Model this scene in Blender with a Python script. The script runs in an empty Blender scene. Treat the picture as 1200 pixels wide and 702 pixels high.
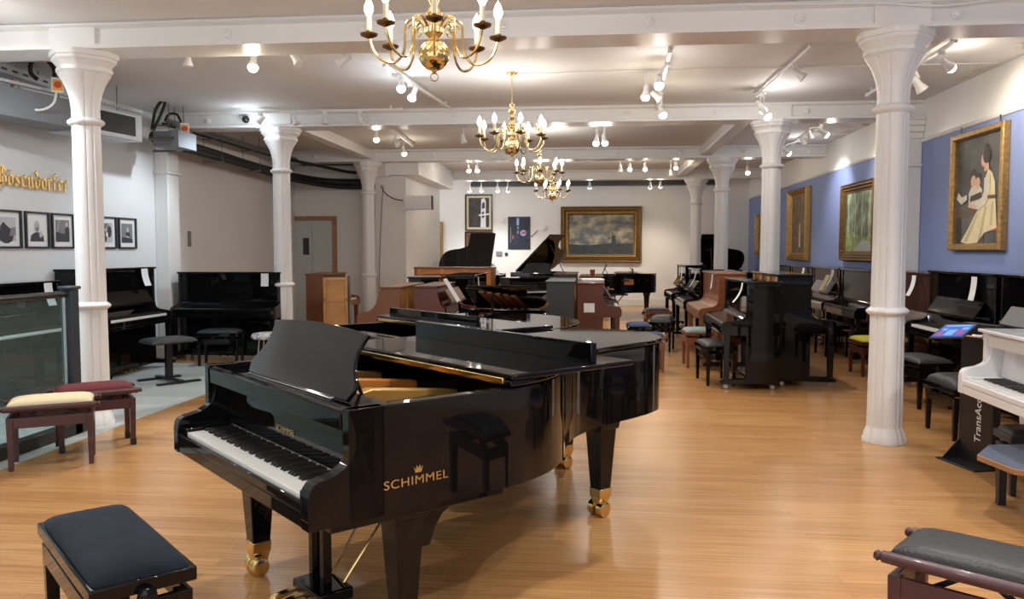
import bpy, bmesh, math, random
from mathutils import Vector, Matrix
random.seed(7)
R = math.radians
PI = math.pi
sc = bpy.context.scene
C = sc.collection

# ------------------------------------------------------------------ camera, world, exposure
CAM_F = 953.5            # focal length in pixels of a 1200 px wide frame
PITCH, YAW, CAM_H = R(3.482), R(5.73), 1.55
cam_data = bpy.data.cameras.new('camera')
cam_data.sensor_width = 36.0
cam_data.lens = CAM_F / 1200 * 36.0
cam_data.clip_end = 200
cam = bpy.data.objects.new('camera', cam_data)
C.objects.link(cam)
cam.location = (0, 0, CAM_H)
cam.rotation_euler = (R(90) - PITCH, 0, YAW)
sc.camera = cam

sc.view_settings.view_transform = 'Standard'
sc.view_settings.look = 'None'
sc.view_settings.gamma = 1
sc.view_settings.use_curve_mapping = False
sc.view_settings.exposure = 0.03

world = bpy.data.worlds.new('world')
sc.world = world
world.use_nodes = True
world.node_tree.nodes['Background'].inputs[0].default_value = (0.92, 0.96, 1.0, 1)
world.node_tree.nodes['Background'].inputs[1].default_value = 1.7   # daylight through the shop front behind the camera


def ray(px, py):
    a = (px - 600) / CAM_F
    b = -(py - 351) / CAM_F
    y = math.cos(PITCH) + b * math.sin(PITCH)
    z = -math.sin(PITCH) + b * math.cos(PITCH)
    return Vector((a * math.cos(YAW) - y * math.sin(YAW), a * math.sin(YAW) + y * math.cos(YAW), z))


def at_y(px, py, Y):
    r = ray(px, py)
    return Vector((0, 0, CAM_H)) + r * (Y / r.y)


def at_z(px, py, Z):
    r = ray(px, py)
    return Vector((0, 0, CAM_H)) + r * ((Z - CAM_H) / r.z)


# ------------------------------------------------------------------ materials
def new_mat(name):
    m = bpy.data.materials.new(name)
    m.use_nodes = True
    nt = m.node_tree
    return m, nt, nt.nodes['Principled BSDF']


def pmat(name, col, rough=0.5, metal=0.0, coat=0.0, noise=0.0, scale=8.0, bump=0.0, spec=0.5, stretch=(1, 1, 1)):
    m, nt, b = new_mat(name)
    b.inputs['Base Color'].default_value = (*col, 1)
    b.inputs['Roughness'].default_value = rough
    b.inputs['Metallic'].default_value = metal
    b.inputs['Coat Weight'].default_value = coat
    b.inputs['Coat Roughness'].default_value = 0.03
    b.inputs['Specular IOR Level'].default_value = spec
    if noise or bump:
        tc = nt.nodes.new('ShaderNodeTexCoord')
        mp = nt.nodes.new('ShaderNodeMapping')
        mp.inputs['Scale'].default_value = stretch
        nz = nt.nodes.new('ShaderNodeTexNoise')
        nz.inputs['Scale'].default_value = scale
        nz.inputs['Detail'].default_value = 6
        nt.links.new(tc.outputs['Object'], mp.inputs['Vector'])
        nt.links.new(mp.outputs['Vector'], nz.inputs['Vector'])
        if noise:
            mx = nt.nodes.new('ShaderNodeMix')
            mx.data_type = 'RGBA'
            mx.inputs[6].default_value = (*[c * (1 - noise) for c in col], 1)
            mx.inputs[7].default_value = (*[min(1, c * (1 + noise)) for c in col], 1)
            nt.links.new(nz.outputs['Fac'], mx.inputs[0])
            nt.links.new(mx.outputs[2], b.inputs['Base Color'])
        if bump:
            bp = nt.nodes.new('ShaderNodeBump')
            bp.inputs['Strength'].default_value = bump
            bp.inputs['Distance'].default_value = 0.01
            nt.links.new(nz.outputs['Fac'], bp.inputs['Height'])
            nt.links.new(bp.outputs['Normal'], b.inputs['Normal'])
    return m


def emit_mat(name, col, strength, base=0.9):
    m, nt, b = new_mat(name)
    b.inputs['Base Color'].default_value = (base, base, base, 1)
    b.inputs['Emission Color'].default_value = (*col, 1)
    b.inputs['Emission Strength'].default_value = strength
    return m


def wood_mat(name, c1, c2, rough=0.3, coat=0.3, scale=3.0, stretch=(1, 1, 12)):
    m, nt, b = new_mat(name)
    tc = nt.nodes.new('ShaderNodeTexCoord')
    mp = nt.nodes.new('ShaderNodeMapping')
    mp.inputs['Scale'].default_value = stretch
    nz = nt.nodes.new('ShaderNodeTexNoise')
    nz.inputs['Scale'].default_value = scale
    nz.inputs['Detail'].default_value = 8
    rp = nt.nodes.new('ShaderNodeValToRGB')
    rp.color_ramp.elements[0].position = 0.3
    rp.color_ramp.elements[0].color = (*c1, 1)
    rp.color_ramp.elements[1].position = 0.7
    rp.color_ramp.elements[1].color = (*c2, 1)
    nt.links.new(tc.outputs['Object'], mp.inputs['Vector'])
    nt.links.new(mp.outputs['Vector'], nz.inputs['Vector'])
    nt.links.new(nz.outputs['Fac'], rp.inputs['Fac'])
    nt.links.new(rp.outputs['Color'], b.inputs['Base Color'])
    b.inputs['Roughness'].default_value = rough
    b.inputs['Coat Weight'].default_value = coat
    b.inputs['Coat Roughness'].default_value = 0.05
    return m


def floor_mat():
    m, nt, b = new_mat('bamboo_floor')
    tc = nt.nodes.new('ShaderNodeTexCoord')
    br = nt.nodes.new('ShaderNodeTexBrick')
    br.offset = 0.37
    br.inputs['Color1'].default_value = (0.455, 0.232, 0.088, 1)
    br.inputs['Color2'].default_value = (0.55, 0.305, 0.125, 1)
    br.inputs['Mortar'].default_value = (0.36, 0.19, 0.08, 1)
    br.inputs['Scale'].default_value = 1.0
    br.inputs['Mortar Size'].default_value = 0.0016
    br.inputs['Mortar Smooth'].default_value = 0.3
    br.inputs['Bias'].default_value = 0.0
    br.inputs['Brick Width'].default_value = 1.85
    br.inputs['Row Height'].default_value = 0.096
    nt.links.new(tc.outputs['Object'], br.inputs['Vector'])
    mp = nt.nodes.new('ShaderNodeMapping')
    mp.inputs['Scale'].default_value = (1.2, 42, 1)
    nz = nt.nodes.new('ShaderNodeTexNoise')
    nz.inputs['Scale'].default_value = 1.6
    nz.inputs['Detail'].default_value = 5
    nt.links.new(tc.outputs['Object'], mp.inputs['Vector'])
    nt.links.new(mp.outputs['Vector'], nz.inputs['Vector'])
    rp = nt.nodes.new('ShaderNodeValToRGB')
    rp.color_ramp.elements[0].position = 0.3
    rp.color_ramp.elements[0].color = (0.70, 0.66, 0.60, 1)
    rp.color_ramp.elements[1].position = 0.72
    rp.color_ramp.elements[1].color = (1.16, 1.16, 1.12, 1)
    nt.links.new(nz.outputs['Fac'], rp.inputs['Fac'])
    mx = nt.nodes.new('ShaderNodeMix')
    mx.data_type = 'RGBA'
    mx.blend_type = 'MULTIPLY'
    mx.inputs[0].default_value = 1
    nt.links.new(br.outputs['Color'], mx.inputs[6])
    nt.links.new(rp.outputs['Color'], mx.inputs[7])
    nt.links.new(mx.outputs[2], b.inputs['Base Color'])
    b.inputs['Roughness'].default_value = 0.24
    b.inputs['Specular IOR Level'].default_value = 0.45
    return m


def tile_mat():
    m, nt, b = new_mat('grey_floor_boards')
    tc = nt.nodes.new('ShaderNodeTexCoord')
    br = nt.nodes.new('ShaderNodeTexBrick')
    br.inputs['Color1'].default_value = (0.40, 0.43, 0.42, 1)
    br.inputs['Color2'].default_value = (0.50, 0.53, 0.52, 1)
    br.inputs['Mortar'].default_value = (0.30, 0.32, 0.32, 1)
    br.inputs['Scale'].default_value = 1.0
    br.inputs['Mortar Size'].default_value = 0.002
    br.inputs['Brick Width'].default_value = 1.2
    br.inputs['Row Height'].default_value = 0.14
    nt.links.new(tc.outputs['Object'], br.inputs['Vector'])
    nt.links.new(br.outputs['Color'], b.inputs['Base Color'])
    b.inputs['Roughness'].default_value = 0.45
    return m


def glass_mat():
    m = bpy.data.materials.new('tinted_glass')
    m.use_nodes = True
    nt = m.node_tree
    nt.nodes.clear()
    out = nt.nodes.new('ShaderNodeOutputMaterial')
    tr = nt.nodes.new('ShaderNodeBsdfTransparent')
    tr.inputs[0].default_value = (0.80, 0.90, 0.90, 1)
    gl = nt.nodes.new('ShaderNodeBsdfGlossy')
    gl.inputs['Roughness'].default_value = 0.02
    fr = nt.nodes.new('ShaderNodeFresnel')
    fr.inputs[0].default_value = 1.45
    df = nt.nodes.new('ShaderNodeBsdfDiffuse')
    df.inputs[0].default_value = (0.42, 0.55, 0.56, 1)  # teal diffuse stands in for blue-grey reflections on the pane
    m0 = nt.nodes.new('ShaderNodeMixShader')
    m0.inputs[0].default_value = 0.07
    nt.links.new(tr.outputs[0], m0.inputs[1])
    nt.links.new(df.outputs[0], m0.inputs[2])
    mx = nt.nodes.new('ShaderNodeMixShader')
    ge = nt.nodes.new('ShaderNodeNewGeometry')
    ml = nt.nodes.new('ShaderNodeMath')
    ml.operation = 'MULTIPLY_ADD'
    ml.inputs[1].default_value = -1
    ml.inputs[2].default_value = 1
    nt.links.new(ge.outputs['Backfacing'], ml.inputs[0])
    m2 = nt.nodes.new('ShaderNodeMath')
    m2.operation = 'MULTIPLY'
    nt.links.new(ml.outputs[0], m2.inputs[0])
    nt.links.new(fr.outputs[0], m2.inputs[1])
    nt.links.new(m2.outputs[0], mx.inputs[0])
    nt.links.new(m0.outputs[0], mx.inputs[1])
    nt.links.new(gl.outputs[0], mx.inputs[2])
    nt.links.new(mx.outputs[0], out.inputs[0])
    return m


def ramp_noise_mat(name, stops, scale=3.0, stretch=(1, 1, 1), rough=0.5, detail=6):
    m, nt, b = new_mat(name)
    tc = nt.nodes.new('ShaderNodeTexCoord')
    mp = nt.nodes.new('ShaderNodeMapping')
    mp.inputs['Scale'].default_value = stretch
    nz = nt.nodes.new('ShaderNodeTexNoise')
    nz.inputs['Scale'].default_value = scale
    nz.inputs['Detail'].default_value = detail
    rp = nt.nodes.new('ShaderNodeValToRGB')
    el = rp.color_ramp.elements
    while len(el) < len(stops):
        el.new(0.5)
    for e, (p, c) in zip(el, stops):
        e.position = p
        e.color = (*c, 1)
    nt.links.new(tc.outputs['Object'], mp.inputs['Vector'])
    nt.links.new(mp.outputs['Vector'], nz.inputs['Vector'])
    nt.links.new(nz.outputs['Fac'], rp.inputs['Fac'])
    nt.links.new(rp.outputs['Color'], b.inputs['Base Color'])
    b.inputs['Roughness'].default_value = rough
    return m


M = {}
M['wall'] = pmat('warm_white_wall', (0.78, 0.765, 0.74), 0.7, noise=0.04, scale=1.5)
M['wall_cool'] = pmat('cool_white_wall', (0.76, 0.78, 0.80), 0.7, noise=0.03, scale=1.5)  # bluish cast of the cool lamps painted into the white
M['blue'] = pmat('blue_wall_paint', (0.20, 0.265, 0.50), 0.65, noise=0.05, scale=1.2)
M['ceil'] = pmat('ceiling_paint', (0.73, 0.71, 0.69), 0.7, noise=0.05, scale=1.0)
M['white'] = pmat('white_gloss_paint', (0.80, 0.80, 0.79), 0.35, noise=0.03, scale=5)
M['skirt'] = pmat('skirting_paint', (0.72, 0.70, 0.66), 0.4)
M['black'] = pmat('black_lacquer', (0.004, 0.004, 0.0045), 0.03, coat=0.0)
M['black'].node_tree.nodes['Principled BSDF'].inputs['IOR'].default_value = 1.5
M['black'].node_tree.nodes['Principled BSDF'].inputs['Specular IOR Level'].default_value = 0.32
M['panel'] = pmat('satin_black_panel', (0.006, 0.006, 0.0065), 0.22, spec=0.25)
M['darkpanel'] = pmat('dark_mahogany_panel', (0.035, 0.011, 0.009), 0.25, spec=0.25)
M['satin'] = pmat('satin_black', (0.012, 0.012, 0.013), 0.28)
M['slate'] = pmat('slate_grey_satin', (0.030, 0.042, 0.055), 0.4)
M['blackpaint'] = pmat('black_powder_coat', (0.015, 0.015, 0.016), 0.4)
M['dgrey'] = pmat('dark_grey_metal', (0.035, 0.037, 0.04), 0.4)
M['brass'] = pmat('polished_brass', (0.82, 0.60, 0.26), 0.16, metal=1)
M['oldbrass'] = pmat('antique_brass', (0.78, 0.62, 0.34), 0.24, metal=1)
M['darkbrass'] = pmat('dark_brass', (0.20, 0.12, 0.05), 0.35, metal=1)
M['gold'] = pmat('gold_letter', (0.80, 0.55, 0.22), 0.3, metal=0.9)
M['giltdark'] = pmat('old_gilt', (0.16, 0.085, 0.022), 0.42, metal=0.5, noise=0.9, scale=30, bump=1.0)
M['giltframe'] = pmat('gilt_frame', (0.38, 0.23, 0.075), 0.36, metal=0.6, noise=0.75, scale=26, bump=1.0)
M['plate'] = pmat('gold_iron_plate', (0.62, 0.36, 0.10), 0.3, metal=0.5)
M['spruce'] = wood_mat('orange_spruce', (0.56, 0.19, 0.03), (0.70, 0.27, 0.05), 0.35, 0.3, 2.0, (1, 10, 1))
M['cherry'] = wood_mat('cherry_wood', (0.225, 0.070, 0.024), (0.31, 0.105, 0.040), 0.3, 0.1, 2.0, (1, 1, 10))
M['mahog'] = wood_mat('mahogany', (0.075, 0.016, 0.006), (0.125, 0.028, 0.011), 0.25, 0.0, 2.0, (10, 1, 1))
M['darkmahog'] = wood_mat('dark_mahogany', (0.030, 0.008, 0.007), (0.050, 0.014, 0.011), 0.22, 0.4, 2.0, (10, 1, 1))
M['bordeaux'] = wood_mat('bordeaux_stain', (0.055, 0.018, 0.022), (0.085, 0.030, 0.034), 0.38, 0.15, 3.0, (1, 1, 10))
M['walnut'] = wood_mat('walnut', (0.16, 0.062, 0.026), (0.25, 0.105, 0.048), 0.4, 0.1, 2.0, (10, 1, 1))
M['honey'] = wood_mat('honey_wood', (0.50, 0.24, 0.07), (0.62, 0.33, 0.11), 0.4, 0.1, 2.0, (1, 1, 6))
M['oak'] = wood_mat('oak_trim', (0.30, 0.15, 0.07), (0.42, 0.22, 0.10), 0.45, 0.0, 3.0, (1, 1, 10))
M['ivory'] = pmat('white_key', (0.82, 0.82, 0.79), 0.2, coat=0.3)
M['ebony'] = pmat('black_key', (0.010, 0.010, 0.011), 0.3)
M['felt'] = pmat('felt_strip', (0.35, 0.36, 0.34), 0.9)
M['whitelac'] = pmat('white_lacquer', (0.80, 0.80, 0.82), 0.08, coat=0.4)
M['velvet_navy'] = pmat('dark_velvet', (0.007, 0.011, 0.018), 0.85, noise=0.95, scale=9, spec=0.15)
M['velvet_navy'].node_tree.nodes['Principled BSDF'].inputs['Sheen Weight'].default_value = 0.12
M['velvet_navy'].node_tree.nodes['Principled BSDF'].inputs['Sheen Tint'].default_value = (0.5, 0.62, 0.8, 1)
M['leather'] = pmat('black_leather', (0.016, 0.017, 0.019), 0.42, bump=0.25, scale=90)
M['leather_grey'] = pmat('grey_black_leather', (0.035, 0.036, 0.038), 0.5, bump=0.2, scale=90)
M['cream'] = pmat('cream_fabric', (0.66, 0.58, 0.38), 0.9, noise=0.08, scale=60)
M['burgundy'] = pmat('burgundy_velvet', (0.11, 0.008, 0.014), 0.8, noise=0.3, scale=8)
M['blueseat'] = pmat('blue_velvet', (0.03, 0.055, 0.115), 0.8, noise=0.2, scale=9)
M['tealseat'] = pmat('grey_teal_velvet', (0.26, 0.34, 0.33), 0.8, noise=0.2, scale=9)
M['yellowseat'] = pmat('yellow_fabric', (0.55, 0.50, 0.06), 0.8, noise=0.1, scale=9)
M['chrome'] = pmat('chrome', (0.8, 0.8, 0.82), 0.12, metal=1)
M['steel'] = pmat('galvanised_steel', (0.52, 0.56, 0.60), 0.38, metal=0.5, noise=0.12, scale=9)
M['duct'] = pmat('duct_grey', (0.20, 0.215, 0.235), 0.55, noise=0.1, scale=3)
M['cable'] = pmat('black_cable', (0.012, 0.012, 0.012), 0.55)
M['cablegrey'] = pmat('grey_conduit', (0.13, 0.13, 0.13), 0.5)
M['plastic'] = pmat('white_plastic', (0.78, 0.78, 0.77), 0.4)
M['dplastic'] = pmat('grey_plastic', (0.20, 0.20, 0.21), 0.5)
M['red'] = pmat('red_plastic', (0.55, 0.05, 0.03), 0.4)
M['orangeplastic'] = pmat('orange_yellow_plastic', (0.75, 0.40, 0.06), 0.4)
M['copper'] = pmat('copper_pipe', (0.55, 0.25, 0.13), 0.35, metal=0.8)
M['paper'] = pmat('paper', (0.80, 0.82, 0.84), 0.7)
M['ink'] = pmat('printed_ink', (0.05, 0.05, 0.06), 0.7)
M['mgrey'] = pmat('photo_mid_grey', (0.22, 0.22, 0.23), 0.5)
M['lgrey'] = pmat('photo_light_grey', (0.52, 0.52, 0.53), 0.5)
M['frameblack'] = pmat('black_frame', (0.012, 0.014, 0.018), 0.35)
M['candle'] = pmat('candle_sleeve', (0.85, 0.78, 0.58), 0.5)
M['elev'] = pmat('lift_door_steel', (0.55, 0.56, 0.53), 0.45, metal=0.2)
M['tabletop'] = pmat('blue_laminate', (0.10, 0.13, 0.19), 0.35)
M['caster'] = pmat('grey_caster', (0.4, 0.4, 0.4), 0.3, metal=0.8)
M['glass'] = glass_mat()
M['floor'] = floor_mat()
M['tile'] = tile_mat()
M['bulb_warm'] = emit_mat('warm_lit_bulb', (1.0, 0.84, 0.58), 12)
M['bulb_cool'] = emit_mat('cool_lit_bulb', (0.85, 0.93, 1.0), 14)
M['bulb_white'] = emit_mat('white_lit_bulb', (1.0, 0.93, 0.80), 14)
M['screen_blue'] = emit_mat('tablet_blue', (0.03, 0.16, 0.75), 0.8, 0.02)
M['screen_light'] = emit_mat('tablet_light', (0.22, 0.50, 1.0), 0.9, 0.02)
M['screen_red'] = emit_mat('tablet_red', (0.6, 0.08, 0.28), 0.8, 0.02)
M['lens_off'] = pmat('unlit_lamp_lens', (0.75, 0.75, 0.74), 0.3)
M['skin'] = pmat('painted_skin', (0.60, 0.36, 0.24), 0.5)
M['hair'] = pmat('painted_dark_hair', (0.03, 0.02, 0.016), 0.5)
M['dress'] = pmat('painted_cream_dress', (0.62, 0.54, 0.33), 0.5, noise=0.2, scale=10)
M['redpaint'] = pmat('painted_red', (0.40, 0.07, 0.05), 0.5)
M['brownpaint'] = pmat('painted_brown', (0.10, 0.065, 0.04), 0.5)


# ------------------------------------------------------------------ mesh helpers
class MB:
    def __init__(self):
        self.bm = bmesh.new()

    def face(self, vs, mi=0):
        try:
            f = self.bm.faces.new(vs)
            f.material_index = mi
            return f
        except ValueError:
            return None

    def box(self, x0, x1, y0, y1, z0, z1, mi=0, T=None):
        ps = [(x0, y0, z0), (x1, y0, z0), (x1, y1, z0), (x0, y1, z0), (x0, y0, z1), (x1, y0, z1), (x1, y1, z1), (x0, y1, z1)]
        vs = [self.bm.verts.new(T @ Vector(p) if T else p) for p in ps]
        for q in ((0, 3, 2, 1), (4, 5, 6, 7), (0, 1, 5, 4), (1, 2, 6, 5), (2, 3, 7, 6), (3, 0, 4, 7)):
            self.face([vs[i] for i in q], mi)
        return self

    def taper(self, cx, cy, z0, w0, d0, z1, w1, d1, mi=0, ox=0, oy=0):
        """tapered square post from z0 (w0 x d0) to z1 (w1 x d1)"""
        lo = [self.bm.verts.new((cx + sx * w0 / 2, cy + sy * d0 / 2, z0)) for sx, sy in ((-1, -1), (1, -1), (1, 1), (-1, 1))]
        hi = [self.bm.verts.new((cx + ox + sx * w1 / 2, cy + oy + sy * d1 / 2, z1)) for sx, sy in ((-1, -1), (1, -1), (1, 1), (-1, 1))]
        self.face(lo[::-1], mi)
        self.face(hi, mi)
        for i in range(4):
            self.face([lo[i], lo[(i + 1) % 4], hi[(i + 1) % 4], hi[i]], mi)
        return self

    def prism(self, poly, axis, a0, a1, mi=0, T=None):
        """poly = list of 2-d points; axis 'x': (y,z), 'y': (x,z), 'z': (x,y)"""
        def mk(p, a):
            v = {'x': (a, p[0], p[1]), 'y': (p[0], a, p[1]), 'z': (p[0], p[1], a)}[axis]
            return self.bm.verts.new(T @ Vector(v) if T else v)
        A = [mk(p, a0) for p in poly]
        B = [mk(p, a1) for p in poly]
        n = len(poly)
        self.face(A[::-1], mi)
        self.face(B, mi)
        for i in range(n):
            self.face([A[i], A[(i + 1) % n], B[(i + 1) % n], B[i]], mi)
        return self

    def rings(self, rings, mi=0, cap=True, closed=False):
        vr = [[self.bm.verts.new(p) for p in r] for r in rings]
        n = len(vr[0])
        m = len(vr)
        for i in range(m if closed else m - 1):
            a, b = vr[i], vr[(i + 1) % m]
            for j in range(n):
                self.face([a[j], a[(j + 1) % n], b[(j + 1) % n], b[j]], mi)
        if cap and not closed:
            self.face(vr[0][::-1], mi)
            self.face(vr[-1], mi)
        return self

    def lathe(self, prof, cx=0, cy=0, seg=20, mi=0, T=None):
        rs = []
        for r, z in prof:
            ring = []
            for k in range(seg):
                a = 2 * PI * k / seg
                p = Vector((cx + max(r, 1e-4) * math.cos(a), cy + max(r, 1e-4) * math.sin(a), z))
                ring.append(T @ p if T else p)
            rs.append(ring)
        return self.rings(rs, mi)

    def tube(self, pts, r, seg=8, mi=0):
        pts = [Vector(p) for p in pts]
        n = len(pts)
        rs = []
        up = Vector((0, 0, 1))
        prev = None
        for i in range(n):
            t = (pts[min(i + 1, n - 1)] - pts[max(i - 1, 0)]).normalized()
            if prev is None:
                a = t.cross(up)
                if a.length < 1e-3:
                    a = t.cross(Vector((1, 0, 0)))
            else:
                a = prev - t * prev.dot(t)
                if a.length < 1e-4:
                    a = t.cross(up)
            a.normalize()
            prev = a
            b = t.cross(a)
            rr = r[i] if isinstance(r, (list, tuple)) else r
            rs.append([pts[i] + (a * math.cos(2 * PI * k / seg) + b * math.sin(2 * PI * k / seg)) * rr for k in range(seg)])
        return self.rings(rs, mi)

    def sphere(self, c, r, mi=0, seg=16, sz=1.0):
        c = Vector(c)
        rs = []
        m = max(6, seg // 2)
        for i in range(m + 1):
            t = PI * i / m - PI / 2
            rr = max(r * math.cos(t), 1e-4)
            rs.append([c + Vector((rr * math.cos(2 * PI * k / seg), rr * math.sin(2 * PI * k / seg), r * sz * math.sin(t))) for k in range(seg)])
        return self.rings(rs, mi)

    def cushion(self, w, d, z0, h, n=14, cx=0, cy=0, e=5, mi=0, tuft=None):
        """domed upholstered pad, rounded at its rim"""
        g = []
        for i in range(n + 1):
            row = []
            for j in range(n + 1):
                # denser towards the rim
                u = math.sin((i / n - 0.5) * PI)
                v = math.sin((j / n - 0.5) * PI)
                k = (max(0.0, 1 - abs(u) ** e) * max(0.0, 1 - abs(v) ** e)) ** 0.42
                zz = z0 + h * k * (0.86 + 0.14 * (1 - u * u) * (1 - v * v))
                if tuft:
                    zz -= tuft * (abs(math.sin(2.5 * PI * u)) ** 0.5 < 0.35) * k
                sx = u * w / 2
                sy = v * d / 2
                # round corners in plan
                cr = max(0.0, abs(u) - 0.88) / 0.12
                cs = max(0.0, abs(v) - 0.88) / 0.12
                if cr > 0 and cs > 0:
                    q = math.hypot(cr, cs)
                    if q > 1:
                        f = 1 - 0.12 * (1 - 1 / q) * 0.8
                        sx *= f
                        sy *= f
                row.append(self.bm.verts.new((cx + sx, cy + sy, zz)))
            g.append(row)
        for i in range(n):
            for j in range(n):
                self.face([g[i][j], g[i + 1][j], g[i + 1][j + 1], g[i][j + 1]], mi)
        rim = [g[i][0] for i in range(n)] + [g[n][j] for j in range(n)] + [g[i][n] for i in range(n, 0, -1)] + [g[0][j] for j in range(n, 0, -1)]
        self.face(rim[::-1], mi)
        return self

    def obj(self, name, mats, parent=None, loc=None, rot=None, bevel=0, angle=38, seg=2, flat=False):
        bm = self.bm
        bmesh.ops.recalc_face_normals(bm, faces=bm.faces)
        me = bpy.data.meshes.new(name)
        bm.to_mesh(me)
        bm.free()
        if not isinstance(mats, (list, tuple)):
            mats = [mats]
        for m in mats:
            me.materials.append(M[m] if isinstance(m, str) else m)
        if not flat:
            for p in me.polygons:
                p.use_smooth = True
            me.set_sharp_from_angle(angle=R(angle))
        o = bpy.data.objects.new(name, me)
        C.objects.link(o)
        if parent is not None:
            o.parent = parent
        if loc is not None:
            o.location = loc
        if rot is not None:
            o.rotation_euler = rot
        if bevel:
            md = o.modifiers.new('bevel', 'BEVEL')
            md.width = bevel
            md.segments = seg
            md.limit_method = 'ANGLE'
            md.angle_limit = R(40)
            md.harden_normals = False
        return o


def tag(o, label, cat, group=None):
    o['label'] = label
    o['category'] = cat
    if group:
        o['group'] = group
    return o


def thing(name, label, cat, loc=(0, 0, 0), rotz=0.0, group=None):
    o = bpy.data.objects.new(name, None)
    o.empty_display_size = 0.1
    C.objects.link(o)
    o.location = loc
    o.rotation_euler = (0, 0, rotz)
    return tag(o, label, cat, group)


def struct(o):
    o['kind'] = 'structure'
    return o


def kids(o):
    return [c for c in list(bpy.data.objects) if c.parent == o]


def copy_tree(o, loc=None, rotz=None, label=None, parent=None):
    c = o.copy()
    C.objects.link(c)
    if parent is not None:
        c.parent = parent
    if loc is not None:
        c.location = loc
    if rotz is not None:
        c.rotation_euler = (0, 0, rotz)
    if label:
        c['label'] = label
    for ch in kids(o):
        copy_tree(ch, parent=c)
    return c


def text_mesh(name, body, size, extrude, mat, parent, loc, rot, shear=0.0, align='LEFT', spacing=1.0, offset=0.0, sx=1.0):
    cu = bpy.data.curves.new(name, 'FONT')
    cu.body = body
    cu.size = size
    cu.extrude = extrude
    cu.align_x = align
    cu.shear = shear
    cu.offset = offset
    cu.space_character = spacing
    tmp = bpy.data.objects.new(name + '_curve', cu)
    C.objects.link(tmp)
    dg = bpy.context.evaluated_depsgraph_get()
    me = bpy.data.meshes.new_from_object(tmp.evaluated_get(dg))
    bpy.data.objects.remove(tmp)
    bpy.data.curves.remove(cu)
    me.materials.clear()
    me.materials.append(M[mat])
    me.transform(Matrix.Diagonal((sx, 1, 1, 1)))
    o = bpy.data.objects.new(name, me)
    C.objects.link(o)
    o.parent = parent
    o.location = loc
    o.rotation_euler = rot
    return o


def smooth_path(pts, n=6):
    """Catmull-Rom through points"""
    P = [Vector(p) for p in pts]
    out = []
    for i in range(len(P) - 1):
        p0 = P[max(i - 1, 0)]
        p1, p2 = P[i], P[i + 1]
        p3 = P[min(i + 2, len(P) - 1)]
        for k in range(n):
            t = k / n
            out.append(0.5 * ((2 * p1) + (-p0 + p2) * t + (2 * p0 - 5 * p1 + 4 * p2 - p3) * t * t + (-p0 + 3 * p1 - 3 * p2 + p3) * t ** 3))
    out.append(P[-1])
    return out

# ================================================================== SETTING
CZ = 3.47                # ceiling height
XL, XR = -6.2, 4.2       # left and right walls
YB, YF = 22.8, -2.2      # back and front walls


def slab(name, x0, x1, y0, y1, z0, z1, mat, bevel=0):
    return struct(MB().box(x0, x1, y0, y1, z0, z1).obj(name, mat, bevel=bevel))


slab('floor', -4.16, XR + .2, YF, YB + .2, -0.1, 0, 'floor')
slab('floor_left', XL - .2, -4.16, YF, 10.6, -0.1, 0, 'tile')
slab('floor_rear', XL - .2, -4.16, 10.6, YB + .2, -0.1, 0, 'floor')


def ceiling_mat():
    m, nt, b = new_mat('stained_ceiling')
    tc = nt.nodes.new('ShaderNodeTexCoord')
    sp = nt.nodes.new('ShaderNodeSeparateXYZ')
    nt.links.new(tc.outputs['Object'], sp.inputs[0])
    mr = nt.nodes.new('ShaderNodeMapRange')
    mr.inputs['From Min'].default_value = 3.55
    mr.inputs['From Max'].default_value = 3.95
    nt.links.new(sp.outputs['X'], mr.inputs['Value'])
    nz = nt.nodes.new('ShaderNodeTexNoise')
    nz.inputs['Scale'].default_value = 1.3
    nz.inputs['Detail'].default_value = 8
    nz.inputs['Roughness'].default_value = 0.7
    nt.links.new(tc.outputs['Object'], nz.inputs['Vector'])
    th = nt.nodes.new('ShaderNodeMapRange')
    th.inputs['From Min'].default_value = 0.50
    th.inputs['From Max'].default_value = 0.58
    nt.links.new(nz.outputs['Fac'], th.inputs['Value'])
    mu = nt.nodes.new('ShaderNodeMath')
    mu.operation = 'MULTIPLY'
    nt.links.new(mr.outputs[0], mu.inputs[0])
    nt.links.new(th.outputs[0], mu.inputs[1])
    n2 = nt.nodes.new('ShaderNodeTexNoise')
    n2.inputs['Scale'].default_value = 0.7
    nt.links.new(tc.outputs['Object'], n2.inputs['Vector'])
    m1 = nt.nodes.new('ShaderNodeMix')
    m1.data_type = 'RGBA'
    m1.inputs[6].default_value = (0.71, 0.705, 0.70, 1)
    m1.inputs[7].default_value = (0.77, 0.765, 0.76, 1)
    nt.links.new(n2.outputs['Fac'], m1.inputs[0])
    m2 = nt.nodes.new('ShaderNodeMix')
    m2.data_type = 'RGBA'
    m2.inputs[7].default_value = (0.42, 0.33, 0.24, 1)
    nt.links.new(m1.outputs[2], m2.inputs[6])
    nt.links.new(mu.outputs[0], m2.inputs[0])
    nt.links.new(m2.outputs[2], b.inputs['Base Color'])
    b.inputs['Roughness'].default_value = 0.75
    return m


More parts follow.
